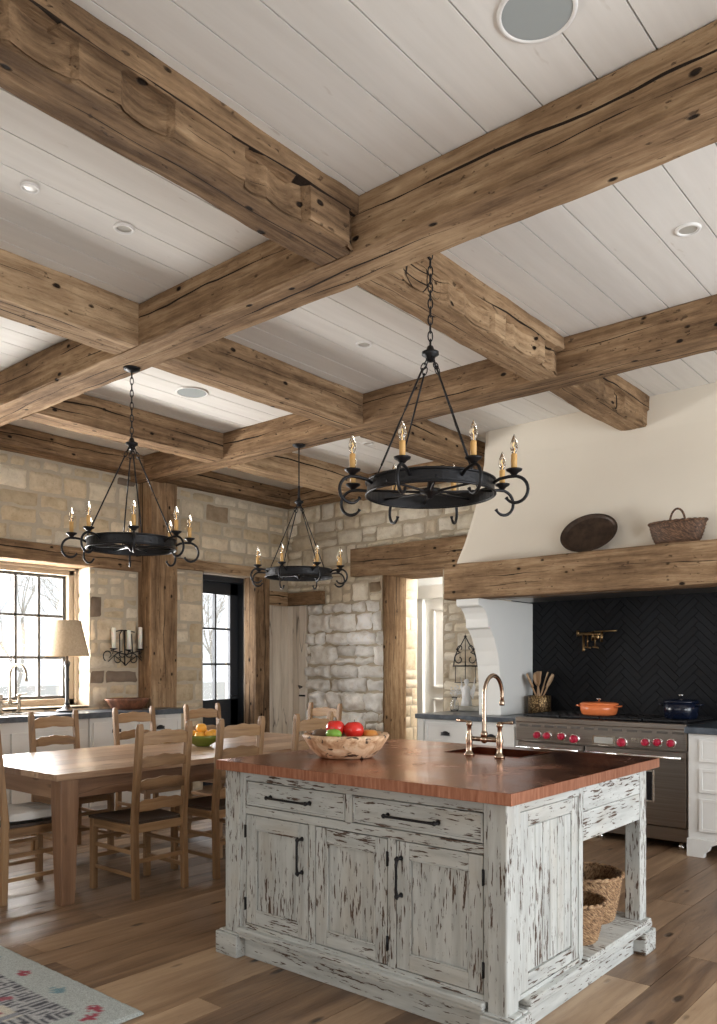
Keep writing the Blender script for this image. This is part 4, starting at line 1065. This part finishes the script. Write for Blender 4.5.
def basket(name, c, r0, r1, h, label, mat='wicker', sq=(1, 1), rows=22, handle=None, n=96, rimr=.012, cv=.8):
    t = thing(name, c, label, 'basket')
    m = MB(); R_ = [(r0+(r1-r0)*(j/rows)**cv, h*j/rows) for j in range(rows+1)]
    weave(m, R_, n, c, .004, sq); weave(m, [(r-.009, z) for r, z in R_], n, c, .003, sq)
    m.lathe([(0, .006), (r0, .006), (r0, 0), (0, 0)], 40, c, sq[0], sq[1], False); m.build('woven_wall', M[mat], t)
    m = MB(); K = 60
    for ph in (0, PI):
        m.tube([(c[0]+(r1+rimr*.4*math.cos(14*2*PI*k/K+ph))*math.cos(2*PI*k/K)*sq[0], c[1]+(r1+rimr*.4*math.cos(14*2*PI*k/K+ph))*math.sin(2*PI*k/K)*sq[1], c[2]+h+rimr*.4*math.sin(14*2*PI*k/K+ph)) for k in range(K)], rimr*.62, 8, True)
    m.build('rim', M[mat], t)
    if handle:
        m = MB(); w_, hh = handle
        m.tube([(c[0]+w_*math.cos(PI*k/16), c[1], c[2]+h-.01+hh*math.sin(PI*k/16)) for k in range(17)], .008, 8); m.build('handle', M[mat], t)
    return t
basket('handled_basket', (-2.02, 6.00, 2.255), .125, .205, .165, 'dark wicker basket with a small round handle, on the mantel beam', 'wickerdark', (1, .42), 14, (.055, .11), cv=.42)
basket('storage_basket', (-1.69, 3.705, .1605), .135, .176, .215, 'larger round wicker basket on the island shelf, by the rear post', rows=26)
basket('storage_basket', (-1.588, 3.375, .1605), .095, .134, .175, 'smaller round wicker basket on the island shelf, in front of the larger one', rows=20)

# fruit bowl on island
FB = (-2.60, 2.99, .9305)
def rough(a, j): return 1 + .035*math.sin(3*a+1) + .02*math.sin(7*a+j)
m = MB(); m.lathe([(0, 0), (.12, 0), (.135, .006), (.175, .045), (.200, .085), (.212, .108), (.206, .116), (.192, .106), (.165, .062), (.12, .022), (0, .018)], 64, FB, cap=False, fn=lambda a, j: 1+.02*math.sin(3*a+1)+.012*math.sin(8*a)+.008*math.sin(17*a+j))
m.lathe([(0, -.0), (.1, 0)], 8, FB, cap=False); o = m.build('burl_bowl', M['burl']); tag(o, 'rough pale burl wood bowl of fruit on the copper island top', 'bowl')
def appl(a, j): return 1 + .02*math.cos(5*a)
def fruit(name, c, r, mat, lab, cat, sc=(1, 1, .9), stem=True, group=None, stemv=(0, 0, 1), core=True):
    t = thing(name, c, lab, cat, group)
    m = MB(); n = 16; prof = []
    for i in range(n+1):
        th = PI*i/n; dip = .22*math.exp(-((PI-th)/.35)**2)
        prof.append((max(1e-4, r*math.sin(th)), (-math.cos(th)-dip)*r*sc[2]))
    m.lathe(prof, 28, c, sc[0], sc[1], False, appl); m.build('flesh', M[mat], t)
    if stem: m = MB(); m.tube([(c[0], c[1], c[2]+r*sc[2]*.7), (c[0]+.004, c[1], c[2]+r*sc[2]*1.12)], .002, 6); m.build('stem', M['stem'], t)
    return t
vr = Vector((math.cos(R(40.1)), math.sin(R(40.1)), 0)); vf = Vector((-math.sin(R(40.1)), math.cos(R(40.1)), 0))
def fbp(a, b, z): p = Vector(FB) + vr*a + vf*b; return (p.x, p.y, FB[2]+z)
fruit('apple', fbp(-.052, .01, .140), .047, 'apple', 'round red fruit at left in the burl bowl', 'fruit', group='red fruit in the burl bowl')
fruit('apple', fbp(.038, -.005, .132), .050, 'apple', 'round red fruit at right in the burl bowl, slightly larger and lower', 'fruit', group='red fruit in the burl bowl')
fruit('green_pepper', fbp(-.058, -.085, .118), .034, 'pepper', 'bright green vegetable in front of the red fruit', 'vegetable', (1.3, .9, .8))
fruit('amber_gourd', fbp(.115, .02, .106), .038, 'ochre', 'amber yellow fruit at the right rim of the burl bowl', 'fruit', (1.2, 1, .75))
fruit('dried_pear', fbp(-.125, -.01, .110), .036, 'darkfruit', 'dark brown dried fruit at the left rim of the burl bowl', 'fruit', (1.2, 1, .8))
fruit('brown_pear', fbp(-.0, .085, .085), .04, 'darkfruit', 'brown fruit at the back of the burl bowl', 'fruit')
# oranges on the table
GB = (-4.90, 3.96, .7605)
m = MB(); m.lathe([(0, 0), (.055, 0), (.058, .006), (.10, .03), (.135, .062), (.148, .085), (.143, .087), (.128, .064), (.095, .036), (.05, .014), (0, .012)], 44, GB, cap=False); o = m.build('glazed_bowl', M['green_bowl']); tag(o, 'olive green glazed bowl of oranges on the dining table', 'bowl')
for i, (a, b, z, lab) in enumerate(((-.075, -.02, .088, 'orange at the left of the green bowl'), (.06, -.045, .086, 'orange at the right front of the green bowl'), (-.01, -.07, .080, 'orange at the front of the green bowl'), (-.0, .05, .09, 'orange at the back of the green bowl'), (-.008, -.01, .138, 'topmost orange of the green bowl'), (.072, .04, .09, 'orange at the right rear of the green bowl'))):
    p = Vector(GB)+vr*a+vf*b; fruit('orange', (p.x, p.y, GB[2]+z), .041, 'orangefruit', lab, 'fruit', (1, 1, .95), False, 'oranges in the green bowl')
# jar
jr = thing('glass_jar', (-5.30, 3.93, .7605), 'small glass jar with amber content beside the green bowl', 'jar')
m = MB(); m.lathe([(0, 0), (.035, 0), (.038, .006), (.038, .085), (.030, .097), (.030, .11), (.028, .11), (.028, .097), (.035, .084), (.035, .006), (0, .004)], 24, (-5.30, 3.93, .7605), cap=False); m.build('glass', M['glass'], jr)
m = MB(); m.lathe([(0, .005), (.034, .005), (.034, .06), (0, .06)], 20, (-5.30, 3.93, .7605)); m.build('content', M['honey'], jr)

# table lamp
LP = (-6.90, 3.99, .9455)
lp = thing('table_lamp', LP, 'table lamp with tan linen shade beside the window', 'lamp')
m = MB(); m.lathe([(0, 0), (.095, 0), (.098, .012), (.085, .02), (.05, .028), (.03, .05), (.018, .07), (0, .07)], 28, LP); m.build('base', M['black'], lp)
m = MB(); m.lathe([(.018, .06), (.022, .08), (.016, .10), (.018, .28), (.022, .30), (.016, .32), (.02, .42), (.028, .44), (.028, .46), (.012, .48), (.012, .56)], 20, LP); m.build('stem', M['black'], lp)
m = MB(); m.lathe([(.198, .515), (.122, .845), (.119, .845), (.195, .515)], 48, LP, cap=False); m.build('lamp_shade', M['shade'], lp, 0, 'tan linen cone shade')
m = MB(); m.ball((LP[0], LP[1], LP[2]+.63), .03, 8); m.lathe([(.013, .55), (.013, .61)], 10, LP); m.build('light_bulb', M['lens'], lp)
m = MB()
for k in range(3): a = 2*PI*k/3; m.tube([(LP[0], LP[1], LP[2]+.80), (LP[0]+.122*math.cos(a), LP[1]+.122*math.sin(a), LP[2]+.835)], .002, 5)
m.tube([(LP[0], LP[1], LP[2]+.55), (LP[0], LP[1], LP[2]+.84)], .003, 6); m.build('shade_carrier', M['black'], lp)
l = bpy.data.lights.new('lamp_glow', 'POINT'); l.energy = 3.0; l.color = (1, .66, .36); l.shadow_soft_size = .03
lo = bpy.data.objects.new('lamp_glow', l); C.objects.link(lo); lo.location = (LP[0], LP[1], LP[2]+.70)

# dough bowl
DB = (-6.86, 4.62, .9455)
m = MB(); m.xf = Matrix.Translation(DB) @ Matrix.Rotation(R(85), 4, 'Z')
m.lathe([(0, 0), (.62, 0), (.74, .02), (.93, .085), (1, .105), (.96, .108), (.86, .08), (.66, .03), (0, .02)], 48, (0, 0, 0), .235, .145, False, lambda a, j: 1+.02*math.sin(5*a)+.012*math.sin(11*a+j))
o = m.build('dough_bowl', M['bowlwood']); tag(o, 'reddish carved oblong wooden bowl on the worktop below the candle sconce', 'bowl')
# wall candle sconce (plane y-z at the left wall)
SC0 = (XW+.035, 4.715, 1.525)
sn = thing('wall_sconce', (XW+.04, 4.70, 1.50), 'scrolled black iron wall sconce with three ivory candles', 'candle holder')
def scroll(m, cx_, cz, r0, a0, turns, r1=.3, n=22, w=.0055, d=0, ax='y', base=SC0):
    pts = []
    for i in range(n+1):
        a = a0 + turns*2*PI*i/n; r = r0*(1-(1-r1)*i/n)
        u, z = cx_+r*math.cos(a), cz+r*math.sin(a)
        pts.append((base[0]+d, base[1]+u, base[2]+z) if ax == 'y' else (base[0]+u, base[1]-d, base[2]+z))
    m.tube(pts, w, 6)
m = MB()
for s in (-1, 1):
    scroll(m, s*.19, -.055, .060, R(-90), s*-.72 if s > 0 else .72*-1*-1, .35) if False else None
    scroll(m, s*.20, -.05, .062, R(-60) if s > 0 else R(240), s*.85, .35, d=.02)
    scroll(m, s*.085, -.085, .058, R(90), s*-.95, .30, d=.02)
    scroll(m, s*.045, -.03, .045, R(0) if s < 0 else R(180), s*.8, .4, d=.02)
    m.tube([(SC0[0]+.02, SC0[1]+s*.20, SC0[2]-.11), (SC0[0]+.02, SC0[1]+s*.13, SC0[2]-.05), (SC0[0]+.02, SC0[1]+s*.03, SC0[2]-.12), (SC0[0]+.02, SC0[1], SC0[2]-.15)], .0055, 6)
    m.tube([(SC0[0]+.03, SC0[1]+s*.075, SC0[2]-.03), (SC0[0]+.02, SC0[1]+s*.07, SC0[2]+.16), (SC0[0]+.01, SC0[1]+s*.04, SC0[2]+.20), (SC0[0]+.0, SC0[1], SC0[2]+.205)], .0055, 6)
m.tube([(SC0[0], SC0[1]-.11, SC0[2]+.19), (SC0[0], SC0[1]-.04, SC0[2]+.205), (SC0[0], SC0[1]+.05, SC0[2]+.20), (SC0[0], SC0[1]+.12, SC0[2]+.19)], .005, 6)
m.tube([(SC0[0], SC0[1], SC0[2]+.20), (SC0[0]+.005, SC0[1], SC0[2]-.15)], .006, 6)
m.tube([(SC0[0]+.02, SC0[1]-.17, SC0[2]-.0), (SC0[0]+.03, SC0[1], SC0[2]-.04), (SC0[0]+.02, SC0[1]+.17, SC0[2]-.0)], .0055, 6)
m.build('scrollwork', M['iron'], sn)
for (u, z, h) in ((-.155, .015, .205), (.02, .005, .195), (.155, .015, .22)):
    c = (SC0[0]+.045, SC0[1]+u, SC0[2]+z)
    m = MB(); m.lathe([(0, -.012), (.012, -.01), (.036, .0), (.038, .006), (0, .004)], 20, c); m.tube([(c[0], c[1], c[2]-.005), (c[0]-.02, c[1], c[2]-.05)], .005, 6); m.build('drip_pan', M['iron'], sn)
    m = MB(); m.lathe([(.021, .004), (.0205, h), (.015, h+.006), (0, h+.004)], 20, c); cn = m.build('pillar_candle', M['wax'])
    tag(cn, {-.155: 'left ivory candle on the wall sconce', .02: 'middle ivory candle on the wall sconce', .155: 'right ivory candle on the wall sconce'}[u], 'candle', 'ivory candles on the wall sconce')
    m = MB(); m.tube([(c[0], c[1], c[2]+h), (c[0], c[1], c[2]+h+.014)], .0012, 5); m.build('wick', M['black'], cn)

# iron ornament and small things on the counter left of the corbel
OB = (-4.475, YB-.075, 1.50)
m = MB()
for s in (-1, 1):
    scroll(m, s*.075, -.06, .062, R(90), s*-.95, .3, w=.006, ax='x', base=OB)
    scroll(m, s*.060, .05, .042, R(-90), s*.9, .3, w=.0055, ax='x', base=OB)
    m.tube([(OB[0], OB[1], OB[2]+.17), (OB[0]+s*.03, OB[1], OB[2]+.12), (OB[0]+s*.05, OB[1], OB[2]+.09), (OB[0]+s*.10, OB[1], OB[2]+.02), (OB[0]+s*.13, OB[1], OB[2]-.04), (OB[0]+s*.14, OB[1], OB[2]-.12)], .006, 6)
    m.ball((OB[0]+s*.10, OB[1], OB[2]+.04), .012, 6)
m.tube([(OB[0], OB[1], OB[2]+.20), (OB[0], OB[1], OB[2]-.13)], [.002, .007], 6); m.tube([(OB[0]-.15, OB[1], OB[2]-.13), (OB[0]+.15, OB[1], OB[2]-.13)], .007, 6); m.ball((OB[0], OB[1], OB[2]+.17), .014, 6)
for s in (-.6, 0, .6): m.tube([(OB[0]+s*.2, OB[1], OB[2]-.13), (OB[0]+s*.2, OB[1]-.0, OB[2]-.30)], .004, 6)
m.tube([(OB[0]-.13, OB[1], OB[2]-.30), (OB[0]+.13, OB[1], OB[2]-.30)], .004, 6)
o = m.build('iron_wall_ornament', M['iron']); tag(o, 'scrolled black iron ornament on the pale stone left of the corbel', 'ornament')
# pale stone tray, bottles
m = MB(); m.box(-4.43, -4.15, 6.72, 6.90, .931, .975); o = m.build('stone_tray', M['greybook'], None, .006); tag(o, 'flat grey stone block on the worktop behind the tall faucet', 'block')
wg = thing('figurine', (-4.335, 6.80, .9755), 'white winged bisque figurine on the grey stone block', 'figurine')
m = MB(); m.lathe([(0, 0), (.055, 0), (.05, .04), (.035, .10), (.028, .14), (.036, .17), (.026, .195), (.012, .205), (.02, .225), (.024, .245), (.015, .265), (0, .27)], 20, (-4.335, 6.80, .9755), fn=lambda a, j: 1+.08*math.sin(7*a)); m.build('body', M['porcelain'], wg)
for s in (-1, 1):
    m = MB(); P_ = [(-4.335+s*.02, 1.11), (-4.335+s*.06, 1.17), (-4.335+s*.085, 1.26), (-4.335+s*.075, 1.19), (-4.335+s*.09, 1.16), (-4.335+s*.07, 1.10), (-4.335+s*.06, 1.04)]
    m.prism(P_, 'y', 6.815, 6.83); m.build('wing', M['porcelain'], wg, .003)
for (x, y, h, lab) in ((-4.62, 6.93, 0, ''),):
    pass
gb = thing('glass_vase', (-4.36, 6.62, .9305), 'clear glass vase of pale sprigs at the left end of the range worktop', 'vase')
m = MB(); m.lathe([(0, 0), (.035, 0), (.045, .03), (.04, .08), (.022, .12), (.028, .14), (.025, .14), (.019, .12), (.037, .08), (.041, .03), (.03, .005), (0, .005)], 20, (-4.36, 6.62, .9305), cap=False); m.build('glass', M['crystal'], gb)
rg = random.Random(4)
m = MB()
for k in range(11):
    a = rg.uniform(0, 2*PI); l_ = rg.uniform(.03, .075); hh = rg.uniform(.17, .26)
    p = (-4.36+l_*math.cos(a), 6.62+l_*math.sin(a), .93+hh); m.tube([(-4.36, 6.62, .97), (-4.36+l_*.3*math.cos(a), 6.62+l_*.3*math.sin(a), 1.06), p], .0015, 5); m.ball(p, .008, 5)
    for j in range(3): m.ball((p[0]+rg.uniform(-.015, .015), p[1]+rg.uniform(-.015, .015), p[2]+rg.uniform(-.04, .01)), .006, 4)
m.build('sprigs', M['porcelain'], gb)

# utensil crock
UC = (-3.49, 6.70, .9315)
m = MB(); m.lathe([(0, 0), (.098, 0), (.103, .006), (.104, .165), (.10, .17), (.097, .165), (.097, .008), (0, .006)], 36, UC, cap=False); o = m.build('utensil_crock', M['wovenbrass']); tag(o, 'round brass-patterned crock holding wooden utensils, left of the range', 'crock')
def spoon(kind, ang, tilt, lab):
    m = MB(); m.xf = Matrix.Translation((UC[0], UC[1], UC[2]+.012)) @ Matrix.Rotation(ang, 4, 'Z') @ Matrix.Rotation(tilt, 4, 'Y') @ Matrix.Scale(1.2, 4) @ Matrix.Translation((-.03, 0, 0))
    m.tube([(0, 0, 0), (0, 0, .12), (0, 0, .21)], [.006, .006, .007], 8)
    W0 = .034 if kind == 'spoon' else .028; zz = [(.20, .008), (.225, W0*.75), (.255, W0), (.285, W0*.92), (.305, W0*.55), (.312, .004)] if kind == 'spoon' else [(.20, .008), (.23, W0*.8), (.30, W0*1.1), (.315, W0*1.05)]
    vs = []
    for z, w_ in zz:
        dp = .010 if kind == 'spoon' else 0
        for q in (-1, -.5, 0, .5, 1): vs.append((-.004 - dp*(1-q*q), q*w_, z))
        for q in (1, .5, 0, -.5, -1): vs.append((.003 - dp*(1-q*q), q*w_, z))
    N_ = len(zz); fs = [(j*10+k, j*10+(k+1) % 10, (j+1)*10+(k+1) % 10, (j+1)*10+k) for j in range(N_-1) for k in range(10)] + [tuple(range(10)), tuple(range((N_-1)*10, N_*10))]
    m.add(vs, fs, [(p[2], p[0], p[1]) for p in vs], smooth=True)
    o = m.build('wooden_' + kind, M['spoon']); tag(o, lab, 'utensil', 'wooden utensils in the crock')
spoon('spoon', R(205), R(24), 'wooden spoon leaning furthest left in the crock')
spoon('spoon', R(150), R(14), 'wooden spoon second from left in the crock')
spoon('spatula', R(60), R(5), 'upright wooden spatula in the middle of the crock')
spoon('spatula', R(20), R(17), 'wooden spatula leaning right in the crock')
spoon('spoon', R(5), R(26), 'wooden spoon leaning furthest right in the crock')

# pots
def pot(c, r, h, mat, lab, lidh, knobm, sx=1.0):
    t = thing('casserole', c, lab, 'pot')
    m = MB(); m.lathe([(0, 0), (r*.86, 0), (r*.93, .012), (r, h*.5), (r, h), (r-.006, h), (r-.006, h*.5), (r*.88, .01), (0, .008)], 44, c, sx, 1, False); m.build('body', M[mat], t)
    m = MB(); m.lathe([(r+.004, h), (r+.006, h+.006), (r*.9, h+.016), (r*.5, h+lidh*.8), (0, h+lidh)], 44, c, sx, 1, False); m.lathe([(0, h-.001), (r+.004, h)], 44, c, sx, 1, False); m.build('lid', M[mat], t)
    m = MB(); m.lathe([(.008, h+lidh*.9), (.007, h+lidh+.012), (.022, h+lidh+.02), (.022, h+lidh+.028), (0, h+lidh+.032)], 18, c); m.build('lid_knob', M[knobm], t)
    for s in (-1, 1):
        m = MB(); m.tube([(c[0]+s*(r*sx-.004), c[1]-.04, c[2]+h*.80), (c[0]+s*(r*sx+.03), c[1]-.03, c[2]+h*.86), (c[0]+s*(r*sx+.034), c[1], c[2]+h*.87), (c[0]+s*(r*sx+.03), c[1]+.03, c[2]+h*.86), (c[0]+s*(r*sx-.004), c[1]+.04, c[2]+h*.80)], .007, 8); m.build('handle', M[mat], t)
pot((-2.80, 6.42, .9665), .145, .088, 'orange_pot', 'low orange enamel pot on the left burners', .022, 'chrome', 1.05)
pot((-2.12, 6.38, .9665), .128, .128, 'blue_pot', 'dark navy enamel pot on the right burners', .03, 'chrome')

# pot filler
PFX = (-3.02, 6.85, 1.60)
pf = thing('pot_filler', PFX, 'folded dark brass pot filler tap on the black tiled wall', 'tap')
m = MB(); m.xf = Matrix.Translation(PFX)
m.tube([(.0, 0, .03), (0, -.06, .03)], .014, 12); m.tube([(0, 0, .03), (0, -.006, .03)], .035, 20); m.tube([(0, -.06, -.005), (0, -.06, .075)], .014, 12); m.build('wall_flange', M['darkbrass'], pf)
m = MB(); m.xf = Matrix.Translation(PFX); m.tube([(0, -.06, .06), (-.13, -.075, .06)], .009, 10); m.tube([(-.13, -.075, .09), (-.13, -.075, .035)], .014, 12); m.tube([(-.13, -.09, .05), (.10, -.10, .05)], .009, 10); m.tube([(0.02, -.07, .075), (.22, -.06, .078)], .007, 10); m.build('arm', M['darkbrass'], pf)
m = MB(); m.xf = Matrix.Translation(PFX); m.tube([(-.07, -.095, .05), (-.07, -.095, -.08), (-.07, -.095, -.10)], [.011, .011, .015], 12); m.tube([(.10, -.10, .07), (.10, -.10, -.02)], .012, 10); m.build('spout', M['darkbrass'], pf)
for q in (-.03, .04):
    m = MB(); m.xf = Matrix.Translation(PFX); m.tube([(q, -.10, .04), (q, -.10, -.06)], .006, 8); m.tube([(q-.025, -.10, -.06), (q+.03, -.10, -.07)], .007, 8); m.build('lever', M['darkbrass'], pf)

# ceiling fittings
def downlight(x, y, r, lab, lensm='lens'):
    t = thing('recessed_downlight', (x, y, HC), lab, 'ceiling light')
    m = MB(); m.lathe([(r*.72, -.0), (r*.74, -.010), (r*.95, -.009), (r, -.004), (r, 0)], 36, (x, y, HC), cap=False); m.build('trim_ring', M['gypsum'], t)
    m = MB(); m.lathe([(0, -.002), (r*.72, -.002)], 30, (x, y, HC), cap=False) if lensm == 'gap' else m.lathe([(0, -.006), (r*.5, -.006), (r*.74, -.003)], 30, (x, y, HC), cap=False); m.build('lens', M['lens'] if lensm != 'gap' else M['greybook'], t)
downlight(-3.392, 1.784, .042, 'round white ceiling fitting nearest the left edge')
downlight(-3.365, 2.243, .05, 'recessed downlight left of the big gouged beam', 'gap')
downlight(-1.296, 3.999, .06, 'recessed downlight near the right edge, between the girders', 'gap')
downlight(-3.381, 4.065, .055, 'recessed downlight left of the largest chandelier chain', 'gap')
downlight(-4.86, 5.903, .05, 'small downlight beyond the second girder', 'gap')
def speaker(x, y, r, lab):
    t = thing('ceiling_speaker', (x, y, HC), lab, 'speaker')
    m = MB(); m.lathe([(r*.88, -.006), (r*.9, -.010), (r*.98, -.009), (r, 0)], 48, (x, y, HC), cap=False); m.build('rim', M['gypsum'], t)
    m = MB(); m.lathe([(0, -.006), (r*.89, -.006)], 48, (x, y, HC), cap=False); m.build('grille', M['grille'], t)
speaker(-1.236, 2.355, .128, 'large round grey ceiling speaker at the top edge')
speaker(-4.987, 3.927, .125, 'round flush ceiling speaker above the left chandelier')

# ================================================================== RUG
RX0, RX1, RY0, RY1 = -4.9, -2.70, -.3, 1.895
m = MB(); st_ = .012; nx = int((RX1-RX0)/st_); ny = int((1.895-.9)/st_); rg = random.Random(9)
def rugcol(x, y):
    e = min(RX1-x, RY1-y)
    n_ = noise.noise(Vector((x*60, y*60, 0)))*.10
    base = (.52, .56, .54)
    if e < .185:
        for ed, al in ((RY1-y, RX1-x), (RX1-x, RY1-y)):
            if abs(ed-.115) < .05 and al > .08:
                k = (al-.17)/.285; kk = round(k); dx = (k-kk)*.285; dy = ed-.115
                if abs(dx)/.050 + abs(dy)/.034 < 1 and kk >= 0:
                    return ((.42, .09, .12) if kk % 2 == 0 else (.22, .35, .40)) if noise.noise(Vector((x*70, y*70, 3))) > -.22 else (.50, .54, .52)
        c = base
    elif e < .33:
        s_ = math.sin((x if RY1-y < RX1-x else y)*2*PI/.030 + 2*noise.noise(Vector((x*8, y*8, 2))))
        c = (.10, .105, .12) if s_ > .0 and noise.noise(Vector((x*30, y*30, 7))) > -.25 else (.50, .50, .50)
        if e > .27 and noise.noise(Vector((x*14, y*14, 4))) > .42: c = (.42, .14, .17)
    else:
        s_ = noise.noise(Vector((x*26, y*10, 5)))
        c = (.66, .62, .52) if s_ > .0 else (.30, .31, .34)
        if noise.noise(Vector((x*12, y*12, 14))) > .45: c = (.40, .16, .18)
    return tuple(max(0, q*(1+n_)) for q in c)
vs = []; cols = []
for j in range(ny+1):
    for i in range(nx+1):
        x = RX1-(RX1-RX0)*i/nx; y = RY1-(RY1-.9)*j/ny
        e = min(RX1-x, RY1-y); z = .014*min(1, .25+e/.012) + .0016*rg.random()
        vs.append((x+rg.uniform(-.002, .002) if i else x + rg.uniform(-.003, .003), y+(rg.uniform(-.003, .003)), z)); cols.append(rugcol(x, y))
fs = [(j*(nx+1)+i, j*(nx+1)+i+1, (j+1)*(nx+1)+i+1, (j+1)*(nx+1)+i) for j in range(ny) for i in range(nx)]
m.add(vs, fs, smooth=True); m.col = cols
b0 = len(m.v); m.c = (.5, .53, .5); m.box(RX0, RX1-.004, .9-.002, RY1-.004, .001, .006); m.box(RX0, RX1, RY0, .9, .001, .014); m.c = (1, 1, 1)
o = m.build('woven_rug', M['rug']); tag(o, 'pale grey-green wool rug with small red and blue diamonds, on the floor at lower left', 'rug')

# ================================================================== OUTSIDE
m = MB(); m.box(-60, XW-.46, -40, 60, -.35, -.25); struct(m.build('ground', M['gravel']))
def tree(x, y, h, sd, lab):
    rg = random.Random(sd); t = thing('garden_tree', (x, y, -.25), lab, 'tree', 'bare trees outside the window')
    m = MB()
    def br(p, d, L, r, dep):
        pts = [p]; q = Vector(p); dd = Vector(d)
        for k in range(4):
            dd = (dd + Vector((rg.uniform(-.2, .2), rg.uniform(-.2, .2), rg.uniform(-.05, .15)))).normalized(); q = q + dd*L/4; pts.append(q.copy())
        m.tube(pts, [r*(1-.15*k) for k in range(5)], 5)
        if dep:
            for k in range(4):
                b = pts[rg.randint(2, 4)]; nd = (dd + Vector((rg.uniform(-1, 1), rg.uniform(-1, 1), rg.uniform(-.1, .7)))).normalized(); br(b, nd, L*rg.uniform(.55, .75), r*.5, dep-1)
    br(Vector((x, y, -.25)), (0, 0, 1), h*.45, .07, 4); m.build('trunk_and_branches', M['bark'], t)
for i, (x, y, h) in enumerate(((-21, 10.5, 6.5), (-25, 15.5, 7), (-21, 17.6, 6), (-27, 9.4, 7.5))):
    tree(x, y, h, 40+i, ['bare tree seen through the window, nearest', 'bare tree far behind the window', 'bare tree seen through the glazed door', 'tall bare tree furthest behind the window'][i])
